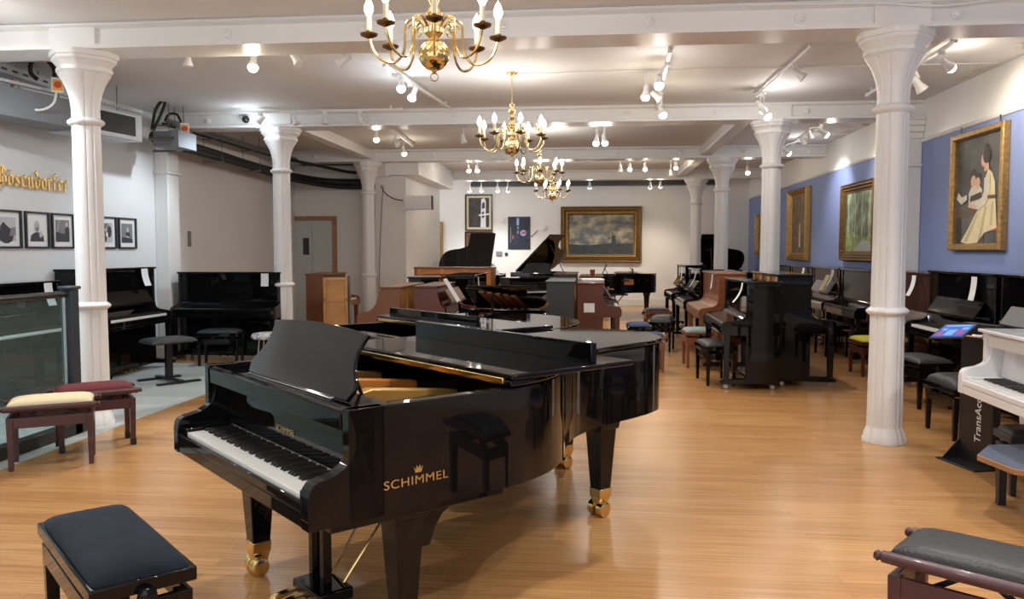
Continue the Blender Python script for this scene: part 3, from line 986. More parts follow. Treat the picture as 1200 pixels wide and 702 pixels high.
def grand_piano(label, loc, rotz, L=2.6, W=1.495, mat='black', lid='folded', angle=38, flap_len=.74, uh=.876, ubar=1.29, barh=.09, barv=.02, keys='full', desk=True,
                zr=.99, zb=.585, logo=None, plate='plate', bracket=True, legs=None, lyre=True, inner=True, lid_mat=None, name='grand_piano', lid_reflections=False, casters=True, stub=False):
    t = thing(name, label, 'piano', loc, rotz)
    lid_mat = lid_mat or mat
    out = grand_outline(L, W, stub=stub)
    inn = offset_chain(out, .045)
    b = MB()
    rs = []
    for (o_, i_) in zip(out, inn):
        rs.append([(o_[0], o_[1], zb), (o_[0], o_[1], zr - .004), (o_[0] * .85 + i_[0] * .15, o_[1] * .85 + i_[1] * .15, zr), (i_[0], i_[1], zr), (i_[0], i_[1], zb)])
    b.rings(rs)
    b.obj('rim', mat, t, angle=30)
    inn2 = offset_chain(out, .04)
    MB().prism([p for p in inn2 if p[0] > .30] + [(.30, W - .05), (.30, .05)], 'z', zb + .01, zb + .04).obj('bottom_board', mat, t, flat=True)
    MB().prism([(.32, .05)] + [p for p in inn2 if p[0] > .33] + [(.32, W - .05)], 'z', zr - .23, zr - .21).obj('soundboard', plate, t, flat=True)
    if inner:
        for k in range(4):
            v0 = .22 + k * (W - .45) / 3
            MB().prism([(.46, zr - .21), (.46, zr - .06), (.55, zr - .04), (1.0, zr - .09), (1.0, zr - .21)], 'y', v0 - .03, v0 + .03).obj('plate_strut', 'spruce' if k % 2 == 0 else plate, t, bevel=.006)  # orange ones stand in for soundboard wood reflected inside the case
        MB().box(.43, .56, .06, W - .06, zr - .21, zr - .13).obj('pin_block', 'satin', t, bevel=.004)
        MB().prism([(.62, .40), (.74, .10), (.90, .10), (.80, W - .10), (.62, W - .10)], 'z', zr - .13, zr - .10).obj('damper_rail', 'satin', t, bevel=.004)
    # arms, keybed
    k_ = zr - .99
    prof = [(0, zb), (0, .70), (.006, .728), (.020, .746), (.040, .754), (.10, .766), (.142, .786), (.168, .815), (.180, .855), (.180, .90), (.172, .94), (.157, .975), (.155, zr - .004), (.158, zr), (.30, zr), (.30, zb)]
    for v0, v1 in ((0.0, .062), (W - .062, W)):
        MB().prism(prof, 'y', v0, v1).obj('arm', mat, t, bevel=.006, angle=30, seg=3)
    MB().box(.004, .34, .062, W - .062, zb, .640).obj('keybed', mat, t, bevel=.004)
    MB().box(.002, .022, .064, W - .064, .641, .678).obj('key_slip', mat, t, bevel=.006)
    kv0, kv1 = .128, W - .128
    for v0, v1 in ((.064, kv0 - .003), (kv1 + .003, W - .064)):
        MB().box(.024, .238, v0, v1, .641, .705).obj('key_block', mat, t, bevel=.006)
    nw = 52
    pw = (kv1 - kv0) / nw
    if keys == 'full':
        wk = MB().box(.026, .238, .0004, pw - .0008, .655, .690).obj('white_key', 'ivory', t, bevel=.0012)
        wk.location = (0, kv0, 0)
        for i in range(1, nw):
            c = wk.copy()
            C.objects.link(c)
            c.parent = t
            c.location = (0, kv0 + i * pw, 0)
        bk_ = None
        for i in range(nw - 1):
            # treble end (v small) is c8; count white keys from the bass: a0 = index 0
            j = nw - 2 - i          # gap between white j and j+1 from the bass
            if (j % 7) in (0, 2, 3, 5, 6):
                vv = kv0 + (nw - 1 - j) * pw
                if bk_ is None:
                    bk_ = MB().prism([(.098, .690), (.104, .7025), (.236, .7035), (.236, .690)], 'y', -.0052, .0052).obj('black_key', 'ebony', t, bevel=.002)
                    bk_.location = (0, vv, 0)
                else:
                    c = bk_.copy()
                    C.objects.link(c)
                    c.parent = t
                    c.location = (0, vv, 0)
    else:
        MB().box(.026, .238, kv0, kv1, .655, .690).obj('keyboard', 'ivory', t)
    MB().box(.240, .250, kv0 - .02, kv1 + .02, .690, .698).obj('key_felt', 'felt', t)
    fb = MB().prism([(.242, .699), (.258, .699), (.275, zr - .06), (.259, zr - .06)], 'y', .066, W - .066).obj('fallboard', mat, t, bevel=.004)
    MB().box(.17, .42, .064, W - .064, zr - .055, zr - .028).obj('music_shelf', mat, t, bevel=.004)
    MB().prism([(.158, zr - .085), (.190, zr - .085), (.190, zr - .012), (.182, zr - .004), (.164, zr - .006), (.156, zr - .014)], 'y', .066, W - .066).obj('shelf_rail', mat, t, bevel=.003)
    if desk:
        n = 12
        pts = []
        w2 = W * .312
        right = [(w2 * 1.06, 0), (w2 * 1.11, .045), (w2 * 1.09, .08), (w2 * 1.01, .11), (w2 * .95, .15), (w2 * .92, .195), (w2 * .94, .24), (w2 * .98, .275)]
        top = [(w2 * (.98 - 1.96 * k / 16), .275 + .022 * math.sin(PI * k / 16)) for k in range(1, 16)]
        poly = right + top + [(-x, y) for x, y in right[::-1]]
        ds = MB().prism(poly, 'x', -.009, .009).obj('music_desk', lid_mat, t, bevel=.005)
        ds.location = (.285, W / 2, zr - .024)
        ds.rotation_euler = (0, R(26), 0)
        MB().box(.245, .270, W / 2 - .42, W / 2 + .42, zr - .0275, zr - .012).obj('desk_ledge', 'chrome' if mat != 'whitelac' else mat, t, bevel=.002)
        for s in (-.3, .3):
            MB().tube([(.47, W / 2 + s, zr - .09), (.385, W / 2 + s, zr + .13)], .008, 6).obj('desk_prop', 'satin', t)
    # lid
    go = offset_chain(out, -.014)
    if lid == 'folded':
        poly = [(uh, -.014)] + [p for p in go if p[0] > uh + .01] + [(uh, W + .014)]
        MB().prism(poly, 'z', zr + .006, zr + .030).obj('lid', lid_mat, t, bevel=.007, angle=30, seg=3)
        MB().box(uh + .006, uh + flap_len, -.014, W + .014, zr + .032, zr + .056).obj('lid_flap', lid_mat, t, bevel=.008, seg=3)
        MB().box(ubar, ubar + .035, barv, W - .02, zr + .054, zr + .058 + barh).obj('flap_rail', lid_mat, t, bevel=.004)
        MB().box(uh - .010, uh + .004, .03, W - .03, zr + .014, zr + .038).obj('lid_hinge', 'brass', t, bevel=.003)
    elif lid == 'closed':
        poly = [(.12, -.014)] + [p for p in go if p[0] > .13] + [(.12, W + .014)]
        MB().prism(poly, 'z', zr + .006, zr + .030).obj('lid', lid_mat, t, bevel=.007, angle=30, seg=3)
    else:
        u0 = .36 if lid == 'open' else .14
        poly = [(u0, -W - .014)] + [(p[0], p[1] - W) for p in go if p[0] > u0 + .01] + [(u0, .014)]
        ld = MB().prism(poly, 'z', 0, .024).obj('lid', lid_mat, t, bevel=.006, angle=30)
        ld.location = (0, W, zr + .008)
        ld.rotation_euler = (-R(angle), 0, 0)
        if lid_reflections:
            for k in range(5):
                uu = u0 + .12 + k * (L - u0 - .5) / 4
                MB().prism([(uu, -W * (.97 - .05 * k)), (uu + .05, -W * (.97 - .05 * k)), (uu + .16, -.08), (uu + .11, -.08)], 'z', -.018, 0).obj('lid_rib', 'walnut', ld)  # brown strips model the plate struts reflected in the lid lacquer
        a = R(angle)
        vv = -W * .8
        MB().tube([(u0 + .25, .06, zr - .01), (u0 + .25, W + vv * math.cos(a), zr - vv * math.sin(a))], .011, 8).obj('lid_prop', 'satin', t)
        if lid == 'open':
            MB().box(u0 + .01, u0 + .60, -W - .01, .012, .026, .048).obj('lid_flap', lid_mat, ld, bevel=.006)
    # legs
    if legs is None:
        legs = [(.38, .14, 1), (.38, W - .20, 1), (L * .85, W * .52, 0)]
    for (u, v, br) in legs:
        b = MB().taper(u, v, .155, .085, .085, zb - .07, .128, .128)
        lg = b.obj('leg', mat, t, bevel=.005)
        MB().taper(u, v, zb - .07, .15, .15, zb + .004, .17, .17).obj('leg_block', mat, lg, bevel=.006)
        if br and bracket:
            MB().prism([(u + .05, zb), (u + .27, zb), (u + .27, zb - .035), (u + .22, zb - .05), (u + .16, zb - .085), (u + .125, zb - .135), (u + .10, zb - .20), (u + .05, zb - .20)], 'y', v - .045, v + .045).obj('bracket', mat, lg, bevel=.004)
        MB().taper(u, v, .11, .088, .088, .165, .094, .094).obj('ferrule', 'brass', lg, bevel=.004)
        c = MB()
        c.taper(u, v, .050, .075, .03, .112, .085, .085)
        c.obj('caster_fork', 'brass', lg, bevel=.006)
        for s in (-.034, .034):
            T = Matrix.Translation((u - .012, v + s, .045)) @ Matrix.Rotation(R(90), 4, 'X')
            MB().lathe([(.001, -.024), (.030, -.025), (.043, -.020), (.045, 0), (.043, .020), (.030, .025), (.001, .024)], seg=20, T=T).obj('caster_wheel', 'brass', lg)
    if lyre:
        cv = W / 2 - .045
        ly = MB().box(.30, .47, cv - .13, cv + .13, .035, .09).obj('pedal_box', mat, t, bevel=.01)
        for s in (-.055, .055):
            MB().box(.355, .395, cv + s - .02, cv + s + .02, .088, zb + .005).obj('lyre_post', mat, t, bevel=.004)
        for s in (-.1, 0, .1):
            MB().prism([(.17, .035), (.20, .055), (.31, .065), (.31, .055), (.19, .025)], 'y', cv + s * .8 - .018, cv + s * .8 + .018).obj('pedal', 'brass', t, bevel=.004)
        for s in (-.06, .06):
            MB().tube([(.45, cv + s, .08), (.85, cv + s * 1.6, zb + .02)], .007, 8).obj('lyre_brace', 'brass', t)
        for s in (-.02, .02):
            MB().tube([(.41, cv + s, .12), (.41, cv + s, zb + .02)], .0045, 6).obj('pedal_rod', 'brass', t)
    if bracket and legs[0][2]:
        MB().box(.10, .87, .03, .11, zb - .034, zb + .002).obj('under_frame', mat, t, bevel=.004)
    if logo:
        tx = text_mesh('side_logo', logo, .046, .0008, 'gold', t, (.291, -.0022, .679), (R(90), 0, 0), spacing=1.08, sx=1.24)
        tx['label'] = 'gold lettering on the case side'
        cr = MB().prism([(.427, .722), (.453, .722), (.460, .744), (.4505, .734), (.447, .750), (.440, .736), (.433, .750), (.4295, .734), (.420, .744)], 'y', -.003, .0)
        cr.obj('crown_emblem', 'gold', t, flat=True)
        tx = text_mesh('fallboard_logo', logo, .036, .0006, 'gold', t, (.2435, W / 2 + .10, .765), (R(90) - R(4), 0, R(-90)), sx=1.15)
    return t


# ================================================================== BUILDERS: UPRIGHT PIANO
def upright(label, loc, rotz, W=1.5, H=1.25, D=.36, mat='black', fall='closed', desk=False, legs=True, back='honey', pedals=True, slope=0.0, name='upright_piano', open_top=False, kd=.26, casters=True, panel=None):
    """local frame: centre of the back on the floor; faces -y"""
    t = thing(name, label, 'piano', loc, rotz)
    hw = W / 2
    yf = -D
    yk = -(D + kd)
    zk = .72
    panel = panel or mat
    side = [(0, .06), (yf, .06), (yf, .60), (yk + .02, .60), (yk, .62), (yk, zk - .01), (yk + .02, zk + .025), (yk + .05, zk + .035),
            (yf - .07, zk + .055), (yf - .02, zk + .085), (yf + slope * .3, zk + .15), (yf + slope, H - .028), (0, H - .028)]
    for s in (-1, 1):
        MB().prism(side, 'x', s * hw, s * (hw - .04)).obj('side_panel', mat, t, bevel=.004, angle=30)
    MB().box(-hw - .012, hw + .012, yf + slope - .022, .012, H - .028, H).obj('top_lid', mat, t, bevel=.008)
    MB().prism([(yf + .012, .80), (yf + .03, .80), (yf + .03 + slope, H - .03), (yf + .012 + slope, H - .03)], 'x', -hw + .041, hw - .041).obj('upper_panel', panel, t, bevel=.003)
    MB().box(-hw + .041, hw - .041, yf + .015, yf + .035, .13, .605).obj('lower_panel', panel, t, bevel=.003)
    MB().box(-hw + .041, hw - .041, yf + .005, yf + .04, .05, .128).obj('bottom_rail', mat, t, bevel=.004)
    MB().box(-hw + .041, hw - .041, yk + .012, yf + .03, .605, .655).obj('keybed', mat, t, bevel=.005)
    MB().box(-hw + .041, hw - .041, yk + .006, yk + .026, .640, .700).obj('key_slip', mat, t, bevel=.006)
    # back posts and soundboard
    MB().box(-hw + .045, hw - .045, -.05, -.03, .08, H - .03).obj('soundboard', back, t)
    for i in range(4):
        x = -hw + .09 + i * (W - .18) / 3
        MB().box(x - .04, x + .04, -.032, .0, .06, H - .03).obj('back_post', back, t, bevel=.004)
    if fall == 'open':
        kx = hw - .13
        MB().box(-kx, kx, yk + .03, yf + .0, .656, zk + .004).obj('keyboard', 'ivory', t, bevel=.003)
        nw = 52
        pw = 2 * kx / nw
        bkb = MB()
        bkb.box(-kx, kx, yf - .045, yf - .005, zk + .004, zk + .0155)
        for j in range(nw - 1):
            if (j % 7) in (0, 2, 3, 5, 6):
                x = -kx + (j + 1) * pw
                bkb.prism([(yk + .08, zk + .003), (yk + .085, zk + .016), (yf - .04, zk + .017), (yf - .04, zk + .003)], 'x', x - .0055, x + .0055)
        bkb.obj('black_keys', 'ebony', t)
        for s in (-1, 1):
            MB().box(s * (kx + .003), s * (hw - .042), yk + .03, yf, .656, zk + .022).obj('key_block', mat, t, bevel=.005)
        MB().prism([(yf - .03, zk + .018), (yf - .045, zk + .024), (yf + .005, .875), (yf + .020, .87)], 'x', -hw + .045, hw - .045).obj('fallboard', mat, t, bevel=.004)
        MB().box(-hw + .05, hw - .05, yf - .050, yf - .030, zk + .0175, zk + .026).obj('fallboard_hinge', 'brass', t)
        MB().prism([(yf - .02, .872), (yf + .02, .872), (yf + .02, .90), (yf - .03, .90)], 'x', -hw + .045, hw - .045).obj('fallboard_lip', mat, t, bevel=.005)
    else:
        MB().prism([(yk + .012, .702), (yk + .004, zk), (yk + .018, zk + .018), (yk + .05, zk + .026), (yf - .06, zk + .05), (yf - .01, zk + .085), (yf + .02, zk + .12), (yf + .028, zk + .12), (yf + .028, .702)], 'x', -hw + .043, hw - .043).obj('fallboard', mat, t, bevel=.003, angle=50)
        MB().box(-hw + .05, hw - .05, yk + .0, yk + .006, .704, .712).obj('fallboard_edge', mat, t)
    if legs:
        for s in (-1, 1):
            x = s * (hw - .035)
            l = MB().taper(x, yk + .06, .09, .055, .055, .61, .07, .07).obj('leg', mat, t, bevel=.005)
            MB().prism([(yf + .01, .055), (yk - .005, .055), (yk - .005, .085), (yk + .03, .10), (yf + .01, .12)], 'x', x - .035, x + .035).obj('toe_block', mat, l, bevel=.004)
    for s in (-1, 1):
        for yy in ((yk + .06 if legs else yf + .06), -.07):
            T = Matrix.Translation((s * (hw - .035), yy, .028)) @ Matrix.Rotation(R(90), 4, 'Y')
            w_ = MB().lathe([(.001, -.014), (.024, -.014), (.028, -.008), (.028, .008), (.024, .014), (.001, .014)], seg=14, T=T).obj('caster', 'caster', t)
    if pedals:
        for x in (-.11, 0, .11):
            MB().prism([(yf + .01, .075), (yf - .06, .075), (yf - .10, .055), (yf - .105, .045), (yf - .07, .06), (yf + .01, .06)], 'x', x - .018, x + .018).obj('pedal', 'brass', t, bevel=.004)
    if desk:
        d = MB().prism([(0, 0), (-.015, .0), (-.015, .19), (0, .19)], 'x', -hw * .72, hw * .72).obj('music_desk', desk if isinstance(desk, str) else mat, t, bevel=.004)
        d.location = (0, yf - .085, zk + .155)
        d.rotation_euler = (R(-32), 0, 0)
        MB().box(-hw * .74, hw * .74, yf - .115, yf - .06, zk + .140, zk + .158).obj('desk_ledge', mat, t, bevel=.003)
    return t


# ================================================================== BUILDERS: BENCHES
def bench(label, loc, rotz, w=.56, d=.36, h=.50, wood='black', seat='leather', style='box', group=None, knobs=True, cush=.05, tuft=None, leg_w=.045, name='piano_bench', sabot=False):
    """local frame: centre on the floor, long side along x"""
    t = thing(name, label, 'bench', loc, rotz, group)
    hw, hd = w / 2, d / 2
    zs = h - cush
    MB().cushion(w - .03, d - .03, zs, cush, e=7, tuft=tuft, n=20 if tuft else 14).obj('seat', seat, t, angle=60)
    if style == 'box':
        MB().box(-hw, hw, -hd, hd, zs - .045, zs + .004).obj('seat_frame', wood, t, bevel=.006)
    elif style == 'rail':
        MB().box(-hw + .01, hw - .01, -hd + .012, hd - .012, zs - .035, zs + .004).obj('seat_frame', wood, t, bevel=.004)
        for s in (-1, 1):
            T = Matrix.Translation((0, s * (hd - .01), zs - .012)) @ Matrix.Rotation(R(90), 4, 'Y')
            MB().lathe([(.001, -hw - .035), (.014, -hw - .033), (.020, -hw - .022), (.014, -hw - .012), (.022, -hw - .004), (.023, hw + .004), (.014, hw + .012), (.020, hw + .022), (.014, hw + .033), (.001, hw + .035)], seg=16, T=T).obj('side_rail', wood, t)
    # lift linkage
    for s in (-1, 1):
        MB().prism([(-hw * .55, zs - .10), (-hw * .50, zs - .115), (-hw * .15, zs - .045), (-hw * .2, zs - .035)], 'y', s * (hd - .07) - .008, s * (hd - .07) + .008).obj('lift_arm', 'satin', t)
        MB().prism([(hw * .55, zs - .10), (hw * .50, zs - .115), (hw * .15, zs - .045), (hw * .2, zs - .035)], 'y', s * (hd - .07) - .008, s * (hd - .07) + .008).obj('lift_arm', 'satin', t)
    # base frame
    zt = zs - .075
    e = .012
    hw2, hd2 = hw - e, hd - e
    for s in (-1, 1):
        MB().box(-hw2 + leg_w, hw2 - leg_w, s * hd2, s * (hd2 - .024), zt - .075, zt).obj('apron', wood, t, bevel=.003)
        MB().box(s * hw2, s * (hw2 - .024), -hd2 + leg_w, hd2 - leg_w, zt - .075, zt).obj('apron', wood, t, bevel=.003)
    for sx in (-1, 1):
        for sy in (-1, 1):
            l = MB().taper(sx * (hw2 - leg_w / 2), sy * (hd2 - leg_w / 2), 0, leg_w * .72, leg_w * .72, zt, leg_w, leg_w, ox=0).obj('leg', wood, t, bevel=.003)
            if sabot:
                x_, y_ = sx * (hw2 - leg_w / 2), sy * (hd2 - leg_w / 2)
                MB().box(x_ - leg_w * .46, x_ + leg_w * .46, y_ - leg_w * .46, y_ + leg_w * .46, 0, .055).obj('foot_sleeve', 'blackpaint', l, bevel=.003)
    if knobs:
        for s in (-1, 1):
            T = Matrix.Translation((s * (hw + .004), 0, zs - .05)) @ Matrix.Rotation(R(90) * s, 4, 'Y')
            MB().lathe([(.010, -.03), (.010, .0), (.030, .004), (.034, .014), (.030, .030), (.018, .036), (.001, .037)], seg=12, T=T).obj('height_knob', 'black', t)
    return t


def sheet(label, loc, rot, w=.10, h=.26, bend=.03, group='price sheets hung on the pianos', mat='paper', lines=True):
    """a hanging paper sheet, x across, z down from its upper edge, curling off its surface towards -y"""
    b = MB()
    n = 8
    A, B = [], []
    for i in range(n + 1):
        z = -h * i / n
        y = -.003 - bend * (i / n) ** 2
        A.append([b.bm.verts.new((-w / 2, y, z)), b.bm.verts.new((w / 2, y, z))])
        B.append([b.bm.verts.new((-w / 2, y + .0012, z)), b.bm.verts.new((w / 2, y + .0012, z))])
    for i in range(n):
        mi = 0
        b.face([A[i][0], A[i][1], A[i + 1][1], A[i + 1][0]], 0)
        b.face([B[i][1], B[i][0], B[i + 1][0], B[i + 1][1]], 0)
        for k in (0, 1):
            b.face([A[i][k], B[i][k], B[i + 1][k], A[i + 1][k]], 0)
    b.face([A[0][0], B[0][0], B[0][1], A[0][1]])
    b.face([A[n][0], A[n][1], B[n][1], B[n][0]])
    o = b.obj('price_sheet', mat)
    o.location = loc
    o.rotation_euler = rot
    return tag(o, label, 'paper', group)


def picture(name, label, cat, loc, rotz, w, h, fw, frame, layers, depth=.04, mat_w=0, mat_m='paper', group=None, ornate=False):
    """framed picture; local x across, z up, faces -y; layers = [(material, polygon in 0..1 coordinates), ...] painted from back to front"""
    t = thing(name, label, cat, loc, rotz, group)
    hw, hh = w / 2, h / 2
    b = MB()
    # mitred frame from a profile
    if ornate:
        prof = [(0, 0), (0, .5), (.12, .95), (.25, .8), (.40, .9), (.55, .55), (.68, .62), (.80, .35), (1.0, .22), (1.0, 0)]
    else:
        prof = [(0, 0), (0, .85), (.15, 1.0), (.75, 1.0), (1.0, .55), (1.0, 0)]
    rs = []
    for cx_, cz_ in ((-1, -1), (1, -1), (1, 1), (-1, 1)):
        rs.append([(cx_ * (hw - p * fw), -q * depth, cz_ * (hh - p * fw)) for p, q in prof])
    b.rings(rs, closed=True)
    b.obj('frame', frame, t, angle=30)
    if ornate and fw > .2:
        rs = []
        for cx_, cz_ in ((-1, -1), (1, -1), (1, 1), (-1, 1)):
            rs.append([(cx_ * (hw - fw * p), -q * depth, cz_ * (hh - fw * p)) for p, q in ((.66, .60), (.72, .70), (.80, .66), (.84, .45), (.84, .1), (.66, .1))])
        MB().rings(rs, closed=True).obj('inner_moulding', 'giltframe', t, angle=30)
    iw, ih = hw - fw * .98, hh - fw * .98
    y0 = -.15 * depth
    if mat_w:
        MB().box(-iw, iw, y0, 0, -ih, ih).obj('mount', mat_m, t)
        iw -= mat_w
        ih -= mat_w
        y0 -= .0015
    mats = []
    b = MB()
    k = 0
    for m, poly in layers:
        if m not in mats:
            mats.append(m)
        mi = mats.index(m)
        y = y0 - .0006 * k
        if poly is None:
            b.box(-iw, iw, y, 0, -ih, ih, mi)
        else:
            vs = [b.bm.verts.new((-iw + 2 * iw * p[0], y - .0006, -ih + 2 * ih * p[1])) for p in poly]
            f = b.face(vs, mi)
        k += 1
    b.obj('print', [M[m] if isinstance(m, str) else m for m in mats], t, flat=True)
    return t


def blob(cx, cy, rx, ry, n=14, a0=0):
    return [(cx + rx * math.cos(2 * PI * k / n + a0), cy + ry * math.sin(2 * PI * k / n + a0)) for k in range(n)]

# ================================================================== FOREGROUND PIANO
def place(o, **k):
    return o


TH = R(44.7)
grand_piano('black concert grand in the foreground with raised music desk and gold lettering on its side', (-.961, 2.636, 0), TH,
            L=2.79, W=1.495, logo='SCHIMMEL', legs=[(.46, .15, 1), (.29, 1.19, 0), (2.18, .77, 0)], ubar=1.36, flap_len=.725)
grand_piano('black grand with folded lid directly behind the foreground grand', (-1.131, 4.656, 0), TH,
            L=1.75, W=1.495, stub=True, desk=False, keys='slab', legs=[(.40, .15, 0), (.38, 1.28, 0), (1.435, .125, 0)], uh=.70, flap_len=.50, ubar=.80, zr=.985, barh=.055, barv=.33, inner=False, plate='satin')

# white grand on the right
grand_piano('glossy white grand at the right edge beside the black display stand', (2.45, 4.30, 0), R(-1), L=1.65, W=1.48, mat='whitelac',
            lid='closed', desk=False, lyre=False, legs=[(.42, .08, 0), (.44, 1.385, 0), (1.35, .75, 0)], plate='whitelac', inner=False)
bk = MB().box(-.13, .13, -.10, .10, 0, .035).obj('book', 'paper', None, (2.86, 5.25, 1.022), (0, 0, R(12)), bevel=.004)
tag(bk, 'pale book lying on top of the white grand', 'book')

# far grands
grand_piano('small grand with a low propped lid showing brown struts, behind the foreground pianos', (-1.62, 7.95, 0), R(3), L=1.17, W=1.22, lid='open',
            angle=13, desk=False, keys='slab', lyre=False, zr=.87, zb=.52, lid_reflections=True, plate='spruce')
grand_piano('far black grand with raised lid standing left of the windmill painting', (-1.04, 19.4, 0), R(52), L=1.75, W=1.45, lid='open', angle=38, keys='slab', plate='plate')
grand_piano('black grand with the outside of its raised lid turned to the camera, near the pier', (-1.95, 19.5, 0), R(180), L=1.55, W=1.42, lid='open', angle=40, keys='slab', lyre=True)
grand_piano('far black grand seen from its side under the windmill painting', (-.12, 17.95, 0), R(0), L=1.55, W=1.40, lid='folded', uh=.6, flap_len=.5, ubar=.95, keys='slab', logo='SCHIMMEL')
grand_piano('black grand with raised lid half hidden behind the far right columns', (2.35, 20.7, 0), R(0), L=1.55, W=1.42, lid='open', angle=40, keys='slab')

# ================================================================== UPRIGHTS
P90, M90 = R(90), R(-90)
# left side
upright('black upright behind the glass balustrade, leftmost along the left wall', (-6.17, 7.60, 0), P90, H=1.22, fall='open')
upright('black upright with open keyboard and sloping music desk against the left wall', (-6.16, 9.52, 0), P90, H=1.33, fall='open', desk=True)
upright('black upright facing the camera, standing across the room before the lift', (-5.14, 11.42, 0), 0, H=1.24)
upright('narrow walnut upright behind the second left column, in front of the lift', (-4.72, 13.5, 0), P90, W=1.0, H=1.16, mat='walnut', fall='open')
# middle double row
upright('walnut upright with sloped sides, left of the red mahogany one behind the front grands', (-2.42, 10.72, 0), M90, W=1.4, H=1.09, D=.34, kd=.22, mat='walnut', slope=.09)
upright('red mahogany upright with sloped sides and music paper behind the front grands', (-2.24, 10.72, 0), P90, W=1.4, H=1.10, D=.36, kd=.25, mat='mahog', slope=.09, fall='open', desk='walnut', back='walnut')
upright('black upright behind the red mahogany sloped one, facing right with open keys', (-2.20, 12.75, 0), P90, W=1.45, H=1.18, D=.42, fall='open', desk=True)
upright('black upright with a flat grey shining top behind the walnut one', (-2.30, 12.70, 0), M90, W=1.45, H=1.15, D=.46)
upright('orange cherry upright turned back to the camera in the middle of the room', (-2.60, 15.0, 0), R(180), W=1.5, H=1.23, mat='cherry', back='spruce')
upright('slate grey upright seen end on, left of the mahogany one in the middle row', (-.275, 12.22, 0), M90, W=1.4, H=1.11, D=.39, mat='slate')
upright('glossy mahogany upright seen end on in the middle row, facing right', (-.225, 12.22, 0), P90, W=1.4, H=1.09, D=.36, mat='mahog', fall='open', desk=True)
upright('black upright with open keys behind the glossy mahogany one', (-.225, 13.90, 0), P90, W=1.45, H=1.12, fall='open', desk=True)
upright('dark brown upright behind the slate grey one', (-.275, 13.95, 0), M90, W=1.45, H=1.16, mat='darkmahog')
# right double row
upright('glossy black upright at the near end of the right row, closed lid, facing left', (2.05, 9.93, 0), M90, H=1.205, D=.365, kd=.27)
upright('cherry wood upright second from the near end of the right row', (2.05, 12.03, 0), M90, H=1.235, mat='cherry', back='cherry')
upright('black upright with open keys just behind the cherry one', (2.05, 13.95, 0), M90, H=1.24, fall='open', desk=True)
upright('farthest black upright of the right row with open keys', (2.05, 16.05, 0), M90, H=1.27, fall='open', desk=True)
upright('black upright back to back with the near end one, facing the blue wall', (2.075, 10.20, 0), P90, H=1.275, D=.37, kd=.29)
upright('black upright facing the blue wall, back to back with the cherry one', (2.075, 12.05, 0), P90, H=1.25)
# along the blue wall
upright('black upright nearest the camera on the blue wall, beside the white grand', (4.16, 7.22, 0), M90, H=1.33, D=.40, fall='open', desk='dplastic')
upright('black upright with open keys and grey music desk under the tall portrait', (4.16, 8.86, 0), M90, W=1.54, H=1.325, D=.38, fall='open', desk=True)
upright('dark mahogany upright partly hidden by the front right column on the blue wall', (4.16, 10.325, 0), M90, W=1.30, H=1.29, mat='darkmahog')
upright('black upright under the woodland painting on the blue wall', (4.16, 12.22, 0), M90, H=1.27, fall='closed', panel='panel')
upright('dark mahogany upright with open music desk left of the woodland painting', (4.16, 13.85, 0), M90, H=1.27, mat='darkmahog', fall='open', desk='dplastic', panel='darkpanel')
upright('black upright near the narrow gilt painting on the blue wall', (4.16, 15.45, 0), M90, H=1.26, fall='open', desk=True, panel='panel')
upright('farthest black upright seen along the blue wall', (4.16, 17.05, 0), M90, H=1.25, panel='panel')
# standing by the far grands
upright('low black upright with open keys standing askew between the far grands', (-1.35, 16.75, 0), R(38), W=1.35, H=1.0, fall='open')

# honey coloured cabinet in front of the lift
t = thing('wooden_cabinet', 'honey coloured wooden case with a dark side standing before the lift door', 'cabinet', (-4.02, 12.45, 0), R(14))
MB().box(-.21, .17, 0, .02, 0, 1.12).obj('back_panel', 'honey', t, bevel=.003)
fr = MB()
for x0, x1, z0, z1 in ((-.21, .17, 1.07, 1.12), (-.21, .17, .74, .79), (-.21, -.17, .0, 1.07), (.13, .17, 0, 1.07)):
    MB().box(x0, x1, -.025, 0, z0, z1).obj('rail', 'honey', t, bevel=.003)
MB().prism([(-.13, .40), (.13, .70), (.13, .74), (-.13, .44)], 'y', -.02, 0).obj('brace', 'honey', t)
MB().box(.17, .20, -.03, .34, 0, 1.14).obj('side_panel', 'darkmahog', t, bevel=.003)
MB().box(-.21, .17, .02, .34, 0, 1.10).obj('case', 'walnut', t)

# ================================================================== PRICE SHEETS AND PAPERS
sheet('white price sheet on the black upright behind the glass balustrade', (-5.782, 8.12, 1.20), (0, 0, P90), w=.13, h=.24, bend=.05)
sheet('white price sheet on the open upright at the left wall', (-5.772, 9.98, 1.31), (0, 0, P90), w=.15, h=.22, bend=.05)
sheet('white price sheet on the upright facing the camera before the lift', (-4.60, 11.034, 1.22), (0, 0, 0), w=.11, h=.18, bend=.01)
sheet('curled white price strip on the near end black upright of the right row', (1.656, 9.30, 1.185), (0, 0, M90), w=.09, h=.22, bend=.10)
sheet('white price strip on the cherry upright', (1.66, 11.65, 1.21), (0, 0, M90), w=.10, h=.20, bend=.02)
sheet('curled white price strip on the black upright behind the cherry one', (1.66, 13.50, 1.21), (0, 0, M90), w=.12, h=.26, bend=.10)
sheet('white price strip on the farthest black upright of the right row', (1.66, 15.60, 1.24), (0, 0, M90), w=.12, h=.26, bend=.02)
sheet('long white price sheet on the black upright under the tall portrait', (3.752, 8.47, 1.285), (0, 0, M90), w=.12, h=.235, bend=.03)
sheet('white price sheet on the dark mahogany upright by the front right column', (3.774, 10.05, 1.25), (0, 0, M90), w=.12, h=.24, bend=.07)
sheet('curled white price sheet on the mahogany upright left of the woodland painting', (3.774, 13.35, 1.24), (0, 0, M90), w=.14, h=.25, bend=.10)
sheet('curled white price sheet on the black upright near the narrow gilt painting', (3.774, 15.15, 1.23), (0, 0, M90), w=.14, h=.25, bend=.10)
